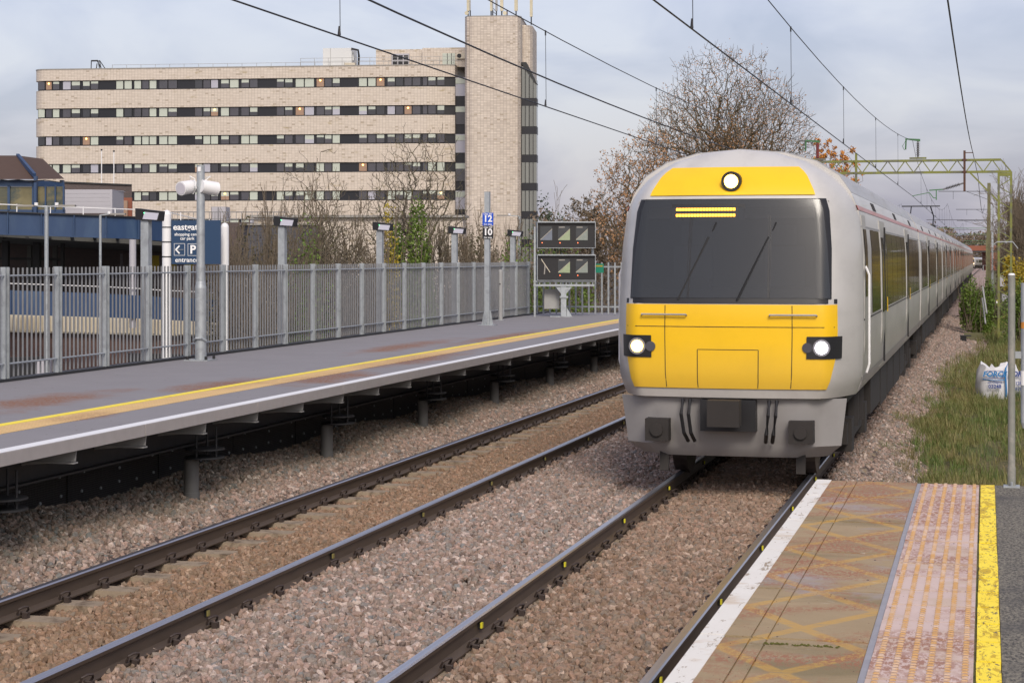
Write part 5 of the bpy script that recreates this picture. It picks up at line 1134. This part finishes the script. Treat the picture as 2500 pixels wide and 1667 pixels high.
# ================================================================== LEFT FOREGROUND BUILDINGS
def quadwall(mb, pts, D0, D1, pyt, pyb, th=.2):
    """pts columns; heights interpolated; returns wall between (px0,D0)-(px1,D1)"""
    (a, b) = pts; x0, y0 = W(a, D0); x1, y1 = W(b, D1)
    dx, dy = x1 - x0, y1 - y0; L_ = math.hypot(dx, dy); nx_, ny_ = -dy / L_ * th, dx / L_ * th
    t0, t1 = (pyt if isinstance(pyt, tuple) else (pyt, pyt)); b0, b1 = (pyb if isinstance(pyb, tuple) else (pyb, pyb))
    zt0, zt1, zb0, zb1 = Z(t0, D0), Z(t1, D1), Z(b0, D0), Z(b1, D1)
    return mb.add([(x0, y0, zb0), (x1, y1, zb1), (x1 + nx_, y1 + ny_, zb1), (x0 + nx_, y0 + ny_, zb0), (x0, y0, zt0), (x1, y1, zt1), (x1 + nx_, y1 + ny_, zt1), (x0 + nx_, y0 + ny_, zt0)], [(0, 3, 2, 1), (4, 5, 6, 7), (0, 1, 5, 4), (1, 2, 6, 5), (2, 3, 7, 6), (3, 0, 4, 7)])
cp = thing('car_park', 'blue-beamed car park decks and ramp behind the platform fence', 'car park', (*W(150, 85), -3.3))
nodes = [(-60, 83, 515, 570), (20, 83.5, 517.5, 573), (102, 84, 521, 575), (182, 84.5, 524, 578), (260, 85, 527, 580.5), (340, 86, 530, 583), (420, 88, 538, 590), (490, 91, 555, 606), (515, 93, 560, 607)]
for (a, Da, ta, ba), (b, Db, tb_, bb) in zip(nodes, nodes[1:]):
    quadwall(MB(), (a, b - .0), Da, Db, (ta, tb_), (ba, bb), .25).build('edge_beam', M['blue_paint'], cp)
    bl = quadwall(MB(), (b - 2.2, b), Db - .12, Db - .12, (tb_, tb_), (bb, bb), .1); bl.build('stiffener', M['blue_paint'], cp)
    quadwall(MB(), (a, b), Da - .12, Db - .12, (ta - 1.2, tb_ - 1.2), (ta + 1.6, tb_ + 1.6), .4).build('top_flange', M['dark_steel'], cp)
    quadwall(MB(), (a, b), Da - .15, Db - .15, (ba - 1.5, bb - 1.5), (ba + 1, bb + 1), .4).build('bottom_flange', M['blue_paint'], cp)
    quadwall(MB(), (a, b), Da, Db, (ta - 19, tb_ - (19 if b < 500 else 14)), (ta - 17, tb_ - (17 if b < 500 else 12)), .05).build('handrail', M['white'], cp)
    quadwall(MB(), (a + 20, a + 22), Da, Da, (ta - 19, ta - 19), (ta, ta), .05).build('stanchion', M['white'], cp)
x0, y0 = W(-120, 83.5); x1, y1 = W(515, 93); x2, y2 = W(340, 130); x3, y3 = W(-120, 130)
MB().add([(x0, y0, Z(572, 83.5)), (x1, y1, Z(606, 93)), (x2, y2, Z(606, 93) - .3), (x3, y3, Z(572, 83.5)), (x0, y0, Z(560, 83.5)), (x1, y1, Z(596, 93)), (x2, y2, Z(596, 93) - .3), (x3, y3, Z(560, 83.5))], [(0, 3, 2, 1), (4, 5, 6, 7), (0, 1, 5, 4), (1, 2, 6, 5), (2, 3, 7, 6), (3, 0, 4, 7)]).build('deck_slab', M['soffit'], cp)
for k in range(8): quadwall(MB(), (-40 + 55 * k, -30 + 55 * k), 86, 125, (578, 584), (583, 589), .15).build('deck_rib', M['dark_steel'], cp)
n2 = [(-60, 80, 704, 764), (27, 80, 709, 768), (150, 80.5, 713, 772), (260, 81, 717, 775), (350, 82, 722, 778), (400, 82.5, 726, 781), (480, 84, 729, 784), (560, 88, 735, 786)]
for (a, Da, ta, ba), (b, Db, tb_, bb) in zip(n2, n2[1:]):
    quadwall(MB(), (a, b), Da, Db, (ta, tb_), (ba, bb), .25).build('edge_beam', M['blue_paint'], cp)
    quadwall(MB(), (b - 1.8, b), Db - .1, Db - .1, (tb_, tb_), (bb, bb), .1).build('stiffener', M['blue_paint'], cp)
    quadwall(MB(), (a, b), Da, Db, (ta - 18, tb_ - 18), (ta - 16, tb_ - 16), .05).build('handrail', M['white'], cp)
quadwall(MB(), (-60, 560), 81.6, 89, (765, 785), (809, 822), .2).build('cladding', M['cream'], cp)
for k in range(60): quadwall(MB(), (-55 + 10 * k, -50.5 + 10 * k), 81.4 + .12 * k, 81.45 + .12 * k, (766 + .33 * k, 766 + .33 * k), (806 + .2 * k, 806 + .2 * k), .15).build('cladding_rib', M['cream'], cp)
quadwall(MB(), (-60, 560), 81.8, 89.4, (800, 812), (990, 970), .3).build('brick_wall', M['red_brick'], cp)
quadwall(MB(), (-60, 600), 110, 112, (560, 600), (800, 800), .3).build('rear_wall', M['brown_brick'], cp)
for px, w_ in ((5, 14), (80, 16), (148, 6)): quadwall(MB(), (px, px + w_), 95, 95, (575, 575), (720, 720), .4).build('column', M['dark_steel'], cp)
for k, px in enumerate((66, 128)): quadwall(MB(), (px, px + 10), 100, 100, (600, 600), (700, 700), .3).build('rear_column', M['soffit'], cp)
quadwall(MB(), (-10, 150), 96, 96, (628, 630), (634, 636), .2).build('rear_beam', M['dark_steel'], cp)
for px in (316,): x, y = W(px + 8, 82); MB().cyl((x, y, Z(800, 82)), (x, y, Z(585, 82)), .15, n=14).build('round_column', M['clad_grey'], cp, smooth=True)
quadwall(MB(), (300, 480), 100, 103, (618, 620), (700, 700), .3).build('inner_wall', M['brown_brick'], cp); 
for k in range(3): quadwall(MB(), (368 + 42 * k, 388 + 42 * k), 99.5, 99.5, 624, 660, .1).build('yellow_panel', M['ivy_yellow'], cp)
quadwall(MB(), (315, 455), 81.2, 82, (862, 865), (905, 905), .2).build('grille_base', M['black'], cp)
quadwall(MB(), (24, 120), 78, 78, (872, 872), (935, 935), .4).build('doorway', M['black'], cp)
quadwall(MB(), (88, 122), 77.5, 77.5, (880, 880), (925, 925), .3).build('grey_bin', M['clad_grey'], cp)
# pavilion
pv = thing('pavilion', 'brown-roofed blue-framed glazed pavilion at the far left', 'building', (*W(60, 98), Z(520, 98)))
D_ = 98
for a, b, mt in ((-60, 18, 'glass'), (24, 78, 'rib_glass'), (92, 109, 'glass'), (112, 133, 'rib_glass'), (136, 153, 'glass')):
    quadwall(MB(), (a, b), D_ + .1, D_ + .1, 456, 512, .1).build('window', pm('mossy_glass', (.17, .15, .08), .2, 0, .6, 1.2, col2=(.05, .07, .07)), pv)
quadwall(MB(), (-60, 80), D_, D_, 440, 455, .3).build('beam', M['blue_paint'], pv); quadwall(MB(), (88, 157), D_, D_ + 2, (440, 446), (455, 460), .3).build('beam', M['blue_paint'], pv)
for px in (18, 78, 109, 133, 153): quadwall(MB(), (px, px + (6 if px == 18 else 3.5)), D_, D_, 452, 518, .2).build('mullion', M['blue_paint'], pv)
quadwall(MB(), (-60, 157), D_, D_, 512, 521, .25).build('sill', M['blue_paint'], pv)
quadwall(MB(), (82, 89), D_ - .3, D_ - .3, 430, 521, .3).build('corner_post', M['blue_paint'], pv)
x, y = W(84, D_ - .3); x1, y1 = W(43, D_ + 3); MB().bar((x1, y1, Z(380, D_ + 3)), (x, y, Z(428, D_ - .3)), .16, .2).build('hip_rafter', M['blue_paint'], pv)
def pt(px, py, D): x, y = W(px, D); return (x, y, Z(py, D))
MB().add([pt(-80, 438, D_ - .3), pt(82, 438, D_ - .3), pt(43, 380, D_ + 3), pt(-80, 380, D_ + 3), pt(157, 437, D_ + 3), pt(104, 388, D_ + 5)], [(0, 1, 2, 3), (1, 4, 5, 2)]).build('roof', M['roof_brown'], pv)
MB().add([pt(-80, 380, D_ + 3), pt(43, 380, D_ + 3), pt(104, 388, D_ + 5), pt(104, 388, D_ + 12), pt(-80, 380, D_ + 12)], [(0, 1, 2, 3, 4)]).build('roof_top', M['roof_brown'], pv)
MB().add([pt(157, 437, D_ + 3), pt(160, 440, D_ + 12), pt(104, 388, D_ + 12), pt(104, 388, D_ + 5)], [(0, 1, 2, 3)]).build('roof_side', M['roof_brown'], pv)
quadwall(MB(), (155, 157.5), D_ + 3, D_ + 9, 440, 521, .2).build('side_wall', M['blue_paint'], pv)
MB().tube([pt(a, b, D_ - .35) for a, b in ((-10, 437), (20, 441), (45, 439), (75, 443), (110, 440), (150, 446))], .03).build('cable', M['black'], pv)
# brick block and grey clad box
bb_ = thing('brick_block', 'low brown brick block with rusty door left of the office block', 'building', (*W(240, 128), -3.3)); quadwall(MB(), (150, 322), 126, 127, (445, 452), (640, 640), 8).build('wall', M['brown_brick'], bb_)
quadwall(MB(), (302, 322), 125.8, 125.8, 483, 530, .2).build('red_panel', M['bridge_brick'], bb_); quadwall(MB(), (302, 311), 125.5, 125.5, 490, 530, .2).build('door', M['warm_room'], bb_); quadwall(MB(), (150, 322), 125.9, 126.9, (443, 450), (446.5, 453), 8.1).build('coping', M['dark_steel'], bb_)
gb = thing('clad_box', 'pale grey clad box in front of the brown brick block', 'building', (*W(210, 118), 0))
for k in range(6): quadwall(MB(), (157, 273), 117, 117, 464 + 9.5 * k, 473.2 + 9.5 * k, .15).build('cladding_panel', M['clad_grey'], gb)
quadwall(MB(), (274, 302), 117, 121, (464, 466), (523, 523), .15).build('side_panel', M['clad_grey'], gb)
quadwall(MB(), (157, 274), 117.2, 117.2, 463, 464, 4).build('roof', M['clad_grey'], gb)
# dark brick wall range to the right of the sign
db = thing('brick_range', 'dark brick range behind the bare shrubs, right of the car park sign', 'building', (*W(620, 105), -3.3))
quadwall(MB(), (515, 606), 104, 104, 543, 660, 5).build('wall', M['brown_brick'], db); quadwall(MB(), (606, 780), 103, 105, 550, 660, 5).build('wall', M['slate_brick'], db); quadwall(MB(), (604, 782), 102.9, 104.9, 546, 550, 5.2).build('coping', M['concrete'], db)
for k in range(5): quadwall(MB(), (525 + 47 * k, 541 + 47 * k), 102.6, 102.8, 620, 645, .1).build('window', M['glass'], db)
for k in range(22): quadwall(MB(), (420 + 13 * k, 421 + 13 * k), 108, 108, 518, 545, .05).build('railing_bar', M['galv_dark'], db)
quadwall(MB(), (418, 706), 108, 108, 517, 519, .05).build('handrail', M['galv_dark'], db); quadwall(MB(), (418, 706), 108, 108, 534, 535.5, .05).build('handrail', M['galv_dark'], db)
ac = thing('rooftop_cabinet', 'pale blue-grey rooftop cabinet above the dark brick range', 'cabinet', (*W(535, 109), Z(545, 109))); quadwall(MB(), (515, 552), 109, 109, 505, 540, 1.5).build('casing', M['clad_grey'], ac); quadwall(MB(), (532, 533), 108.9, 108.9, 506, 540, .05).build('seam', M['dark_steel'], ac)
# podium under the office block, lower floor with brick screen
pd_ = thing('podium', 'pale tiled podium below the office block behind the trees', 'building', (*W(900, 195), -3.3)); quadwall(MB(), (620, 1130), 198, 196, 533, 700, 3).build('wall', M['facade'], pd_); quadwall(MB(), (600, 1135), 197.5, 195.5, 525, 531, 4).build('ledge', M['concrete'], pd_)
# flag poles
for px, yt, lab in ((248, 368, 'left of two thin white flagpoles before the office block'), (278, 371, 'right of two thin white flagpoles before the office block')): D_ = 135; q = thing('flagpole', lab, 'flagpole', (*W(px, D_), -3.3), group='thin flagpoles'); MB().cyl((0, 0, 0), (0, 0, Z(yt, D_) + 3.3), .035, n=8).build('pole', M['white'], q, local=True); MB().cyl((0, 0, Z(yt, D_) + 3.3), (0, 0, Z(yt, D_) + 3.4), .07, n=8).build('finial', M['dark_steel'], q, local=True)
# street lamps behind the fence
for px, yt, D_, r, lab, hd in ((113.5, 505, 50, .055, 'tall street lamp with twin heads at the left behind the fence', 2), (245, 525, 58, .04, 'thinner single-arm street lamp behind the fence', 1), (1345 - 92 + .0, 528, 75, .05, 'street lamp behind the fence beside the car stop signs', -1)):
    if hd == -1: px = 1268
    q = thing('street_lamp', lab, 'street lamp', (*W(px, D_), -3.3), PSI, 'street lamps behind the fence'); h_ = Z(yt, D_) + 3.3
    MB().cyl((0, 0, 0), (0, 0, h_), r * 1.1, r, n=12).build('column', M['galv'], q, local=True, smooth=True)
    for s in ((-1, 1) if hd == 2 else ((1,) if hd == 1 else (-1,))):
        ln = .32 if hd != -1 else .45
        MB().bar((0, 0, h_), (s * ln, 0, h_ + .03), .035).build('arm', M['galv'], q, local=True); MB().box(min(s * ln, s * (ln + .45)), max(s * ln, s * (ln + .45)), -.10, .10, h_ + .0, h_ + .05).build('lamp_head', M['concrete'], q, local=True); MB().cyl((s * (ln - .05), 0, h_ + .03), (s * (ln - .05), 0, h_ + .11), .05, n=8).build('photocell', M['white'], q, local=True)
# car park sign on white columns
D_ = 44; s_ = D_ / F
q = thing('sign_column', 'white column with round cap left of the navy car park sign', 'column', (*W(407, D_), -3.3), group='white capped sign columns')
def wcol(q, yt, r):
    h_ = Z(yt, D_) + 3.3 - r; MB().cyl((0, 0, 0), (0, 0, h_), r, n=20).cyl((0, 0, h_), (0, 0, h_ + r * .7), r, r * .75, n=20).cyl((0, 0, h_ + r * .7), (0, 0, h_ + r), r * .75, r * .2, n=20).build('shaft', M['white'], q, local=True, smooth=True)
wcol(q, 513, 11 * s_)
for py in (555, 591, 627): MB().cyl((0, 0, Z(py + 1.5, D_) + 3.3), (0, 0, Z(py - 1.5, D_) + 3.3), 11.4 * s_, n=20).build('band', M['dark_steel'], q, local=True)
q = thing('sign_column', 'white column with dark marks right of the navy car park sign', 'column', (*W(549, D_ + .6), -3.3), group='white capped sign columns'); wcol(q, 543, 10 * s_)
q = thing('car_park_sign', 'navy eastgate shopping centre car park entrance sign', 'sign', (*W(480, D_), Z(645, D_)), PSI)
bx_ = lambda px: (px - 480) * s_; bzz = lambda py: (645 - py) * s_
MB().box(bx_(419), bx_(539), -.03, .03, 0, bzz(538)).build('board', M['navy_sign'], q, local=True)
rt = (R(90), 0, 0)
text('lettering', 'eastgate', .205, M['text_white'], q, (bx_(423), -.034, bzz(555)), rt, .004, 'LEFT'); text('lettering', 'shopping centre', .098, M['text_white'], q, (bx_(426.5), -.034, bzz(572.5)), rt, .0015, 'LEFT'); text('lettering', 'car park', .098, M['text_white'], q, (bx_(440.5), -.034, bzz(582.5)), rt, .0015, 'LEFT'); text('lettering', 'entrance', .155, M['text_white'], q, (bx_(428), -.034, bzz(635)), rt, .002, 'LEFT')
def frame(x0, x1, y0, y1, th=.8):
    return MB().box(bx_(x0), bx_(x1), -.034, -.031, bzz(y1), bzz(y1 - th)).box(bx_(x0), bx_(x1), -.034, -.031, bzz(y0 + th), bzz(y0)).box(bx_(x0), bx_(x0 + th), -.034, -.031, bzz(y1 - th), bzz(y0 + th)).box(bx_(x1 - th), bx_(x1), -.034, -.031, bzz(y1 - th), bzz(y0 + th))
frame(425.5, 452, 594.5, 624).build('arrow_box', M['text_white'], q, local=True); frame(459, 485.5, 595, 624.5).build('parking_box', M['text_white'], q, local=True)
MB().bar((bx_(430), -.036, bzz(609.5)), (bx_(449), -.036, bzz(609.5)), .034, .004).build('arrow', M['text_white'], q, local=True); MB().bar((bx_(429.5), -.037, bzz(610)), (bx_(439), -.037, bzz(600)), .004, .034).bar((bx_(429.5), -.0385, bzz(609)), (bx_(439), -.0385, bzz(619)), .004, .034).build('arrow', M['text_white'], q, local=True)
text('lettering', 'P', .27, M['text_white'], q, (bx_(471.5), -.036, bzz(610)), rt, .008)

# ================================================================== RIGHT SIDE VERGE
# bulk bag
D_ = 40; s_ = D_ / F; x, y = W(2437, D_); zb_ = gz(x, y) - .05
bg = thing('bulk_bag', 'white builders bulk bag with blue print lying in the grass', 'bag', (x, y, zb_), PSI)
mb = MB(); NN = 36; rb = random.Random(4); hs_ = [0, .12, .3, .45, .58, .66, .72]
for j, h_ in enumerate(hs_):
    for i in range(NN):
        t_ = 2 * math.pi * i / NN; sq = 1 / max(abs(math.cos(t_)), abs(math.sin(t_))) ** .45
        r_ = .455 * sq * (.90, 1.0, 1.03, 1.0, .95, .88, .78)[j] * (1 + rb.uniform(-.02, .02)); zt_ = h_ + (rb.uniform(-.05, .08) if j == 6 else 0) + (.04 * math.sin(3 * t_) if j > 3 else 0)
        mb.v.append((r_ * math.cos(t_), r_ * math.sin(t_) * .85, zt_))
for j in range(len(hs_) - 1):
    for i in range(NN): mb.f.append((j * NN + i, j * NN + (i + 1) % NN, (j + 1) * NN + (i + 1) % NN, (j + 1) * NN + i)); mb.m.append(0)
c0 = len(mb.v); mb.v.append((0, 0, .52))
for i in range(NN): mb.f.append((6 * NN + i, 6 * NN + (i + 1) % NN, c0)); mb.m.append(0)
mb.build('bag_body', M['bag'], bg, local=True, smooth=True)
MB().tube([(.06, -.42, .10), (.05, -.455, .3), (.04, -.45, .5), (.05, -.42, .70), (.12, -.36, .80), (.20, -.33, .78)], .018).build('strap', M['bag_blue'], bg, local=True); MB().tube([(-.40, -.30, .46), (-.2, -.41, .44), (.04, -.455, .45)], .010).build('strap', M['bag_blue'], bg, local=True)
text('print', 'FORCE', .155, M['bag_blue'], bg, (-.19, -.445, .57), (R(96), 0, R(-6)), .006, shear=.2); text('print', 'FORCE', .155, M['bag_navy'], bg, (.33, -.43, .57), (R(96), 0, R(10)), .006, shear=.2)
text('print', '03248', .105, M['bag_navy'], bg, (-.19, -.47, .315), (R(90), 0, R(-8)), .003); text('print', 'on Depot', .075, M['bag_navy'], bg, (-.19, -.47, .40), (R(90), 0, R(-8)), .001); text('print', '1286', .10, M['bag_navy'], bg, (.33, -.45, .38), (R(90), 0, R(16)), .002); text('print', '8194', .10, M['bag_navy'], bg, (.33, -.45, .26), (R(90), 0, R(16)), .002)
mbf = MB()
for a0, a1, b0, b1 in ((-.36, -.02, .49, .50), (-.36, -.02, .64, .65), (-.03, -.02, .50, .64)): mbf.box(a0, a1, -.468, -.462, b0, b1)
mbf.build('print_border', M['bag_navy'], bg, local=True)
# ivy stump, leaning poles, blockwork, far cabinets
D_ = 72; x, y = W(2394, D_); bush('ivy_stump', 'ivy-covered stump beside the track, right of the train tail', x, y, -.7, .56, .5, Z(690, D_) + .7, 6500, .045, 'ivy', 101)
x, y = W(2366, D_ - 2); bush('ivy_stump', 'lower ivy clump overhanging the dark box by the track', x, y, -.2, .36, .4, Z(706, D_) + .2, 2600, .045, 'ivy', 102)
q = thing('block_wall', 'low wall of old stone blocks under the ivy', 'wall', (*W(2375, 66), -.75))
for k in range(3): MB().box(-.30, .34, -.1, .1, .02 + k * .2, .20 + k * .2).build('block', M['pole_wood'], q, local=True)
q = thing('dark_box', 'black upright box at the ballast edge under the ivy', 'box', (*W(2352, 64), -.6)); MB().box(-.10, .10, -.1, .1, 0, .42).build('case', M['black'], q, local=True); MB().box(-.11, .26, -.12, .12, .42, .46).build('lid', M['dark_steel'], q, local=True)
for a, b, lab in (((2399, 700), (2409, 765), 'leaning pale pole against the ivy stump, upper one'), ((2398, 728), (2406, 790), 'leaning pale pole against the ivy stump, lower one')):
    p0 = pt(*b, 64); p1 = pt(*a, 65); q = thing('leaning_pole', lab, 'pole', p0, group='leaning poles'); MB().cyl(p0, p1, .03, n=8).build('pole', M['dull_steel'], q)
q = thing('relay_cabinet', 'small white equipment cabinet behind the lattice mast', 'cabinet', (*W(2452, 84), Z(736, 84))); MB().box(-.11, .2, -.1, .1, 0, .33).build('case', M['white_dirty'], q, local=True); MB().box(-.10, .19, -.11, -.101, .02, .31).build('door', M['white'], q, local=True)
q = thing('relay_rack', 'grey-green open equipment frame behind the lattice mast', 'frame', (*W(2447, 90), Z(700, 90))); MB().box(-.15, -.11, -.03, .03, 0, .55).box(.11, .15, -.03, .03, 0, .55).box(-.15, .15, -.03, .03, .5, .55).build('frame_bars', M['galv'], q, local=True); MB().box(-.10, .10, -.02, .02, .02, .5).build('panel', M['clad_grey'], q, local=True)
q = thing('yellow_marker', 'tiny yellow and white marker by the lattice mast foot', 'marker', (*W(2434, 74), Z(740, 74))); MB().box(-.03, .07, -.02, .02, 0, .08).build('white_part', M['white'], q, local=True); MB().box(-.01, .06, -.03, .03, .081, .12).build('yellow_part', M['yellow_tag'], q, local=True)
# brick bridge
D_ = 480; q = thing('brick_bridge', 'low red brick bridge across the line in the distance', 'bridge', (*W(2370, D_), -2))
quadwall(MB(), (2290, 2500), D_, D_, 600, 612, 6).build('parapet', M['bridge_brick'], q); quadwall(MB(), (2290, 2500), D_ - .2, D_ - .2, 612, 616, 7).build('deck_beam', M['dark_steel'], q); quadwall(MB(), (2290, 2352), D_, D_, 616, 660, 6).build('abutment', M['bridge_brick'], q); quadwall(MB(), (2412, 2500), D_, D_, 616, 660, 6).build('abutment', M['bridge_brick'], q)
# far woods
def wood(lab, cols, D, ytop, jit, n, size, seed, zb=-3, depth=20, mat='far_wood'):
    rr = np.random.default_rng(seed); u = rr.uniform(cols[0], cols[1], n); ph = rr.uniform(0, 6, 4)
    top = ytop + jit * (np.sin(u * .05 + ph[0]) + .6 * np.sin(u * .13 + ph[1]) + .5 * np.sin(u * .31 + ph[2]))
    DD = D + rr.uniform(0, depth, n); zt_ = H - (top - 627) * DD / F; z = zb + (zt_ - zb) * rr.uniform(0, 1, n) ** .7
    r_ = (u - 1250) / F * DD; P = np.stack([r_ * CS - DD * SN, DD * CS + r_ * SN, z], axis=1)
    o = bpy.data.objects.new('far_wood', leaf_mesh('far_wood', P, size, M[mat], seed, size)); COL.objects.link(o); tag(o, lab, 'woodland', kind='stuff')
    segs = []
    for i in range(n // 10):
        b = P[i].copy(); a = b.copy(); a[2] = max(zb, b[2] - rr.uniform(1, 4) * size * 4); a[:2] += rr.normal(0, size, 2); segs.append((a, b + np.array([0, 0, size * 2]), size * .10, size * .03))
    o2 = bpy.data.objects.new('far_wood', seg_mesh('far_branches', segs, M['twig'])); COL.objects.link(o2); tag(o2, lab.replace('wood', 'bare branches of the wood', 1), 'woodland', kind='stuff')
wood('brown leafless wood behind the brick bridge', (2180, 2450), 800, 572, 4, 9000, .6, 201)
wood('brown wood on the skyline beyond the train roof', (1950, 2330), 420, 556, 5, 9000, .38, 202)
wood('dim wood beyond the platform end', (1300, 1900), 190, 530, 10, 14000, .2, 203)
wood('distant wood left of the office block', (-200, 100), 400, 560, 6, 4000, .5, 204)
wood('brown scrubby wood covering the right bank', (2462, 2620), 95, 485, 22, 30000, .085, 205, zb=-.4, depth=50, mat='scrub')
wood('lower brown scrub on the bank behind the lattice mast', (2436, 2520), 150, 600, 6, 9000, .11, 206, zb=-.5, depth=40, mat='scrub')
for k, (px, D_, yt, lab) in enumerate(((2535, 80, 320, 'bare tree reaching in at the right picture edge'), (2508, 110, 420, 'fine-twigged bare tree behind the lattice mast'), (2476, 170, 560, 'small bare tree on the bank near the mast'))):
    bare_tree(lab, px, D_, Z(yt, D_), 300 + k, zbase=-.5, r0=.08, spread=.55, levels=6, nbranch=(2, 4), up=.2, rmin=.0065, lenf=.76, wob=.2, width=(3.2, 2.0, 1.4)[k])
x, y = W(2492, 78); bush('yellow_shrub', 'yellow-green shrub on the right bank', x, y, .0, .85, .8, Z(615, 78), 6000, .05, 'ivy_yellow', 110)
x, y = W(2486, 64); bush('low_bush', 'dark bramble bush right of the lattice mast', x, y, -.6, .75, .7, Z(702, 64) + .6, 5000, .04, 'ivy', 111)
x, y = W(2425, 80); bush('low_bush', 'bramble between the masts and the ivy stump', x, y, -.7, .5, .6, Z(735, 80) + .7, 2500, .04, 'scrub', 112)

# grass
def blade(seed, n=9, h=.22, sp=.06, w_=.006):
    rr = random.Random(seed); mb = MB()
    for _ in range(n):
        a = rr.uniform(0, 6.28); l_ = h * rr.uniform(.5, 1.15); b = rr.uniform(.1, .8) * l_; x, y = rr.gauss(0, sp), rr.gauss(0, sp); px, py = -math.sin(a) * w_, math.cos(a) * w_
        dx, dy = math.cos(a) * b, math.sin(a) * b
        mb.add([(x - px, y - py, 0), (x + px, y + py, 0), (x + dx * .4 + px * .8, y + dy * .4 + py * .8, l_ * .6), (x + dx * .4 - px * .8, y + dy * .4 - py * .8, l_ * .6), (x + dx, y + dy, l_)], [(0, 1, 2, 3), (3, 2, 4)])
    return bpy.data.objects.new('grass_tuft', mb.mesh('grass_tuft', M['grass']))
TU = [blade(i, 16, .16 + .06 * (i % 3), .05, .0045) for i in range(4)]
def gsurf(y0, y1, x1):
    def dn(x, y):
        e2 = x - XR(y); a = .5 + .5 * math.sin(x * 2.7 + 1.3 * math.sin(y * .8)) * math.sin(y * 1.1 + .7); d = max(0, min(1, (e2 + .15) / .5)); b = .5 + .5 * math.sin(x * 6.1 + 2 * math.sin(y * 1.7)) * math.sin(y * 2.9 + x); return d * max(.06, (.1 + .6 * a + 1.1 * b * b) - .48)
    return surf('turf', lambda y: XR(y) - .2, lambda y: x1, y0, y1, .6, lambda x, y: max(gz(x, y), -.5 if x > XR(y) + .3 else bzx(x, y)) , dn, 16)
scatter('verge_grass', gsurf(13.6, 45, 2.8), TU, 150, .35, 1.0, 'rough green and straw-coloured grass on the verge', 'grass', 41, tilt=.25, lift=-.02)
scatter('verge_grass', gsurf(45, 100, 5.5), TU, 60, .7, 1.5, 'farther rough grass around the lattice mast', 'grass', 42, tilt=.25, lift=-.02)
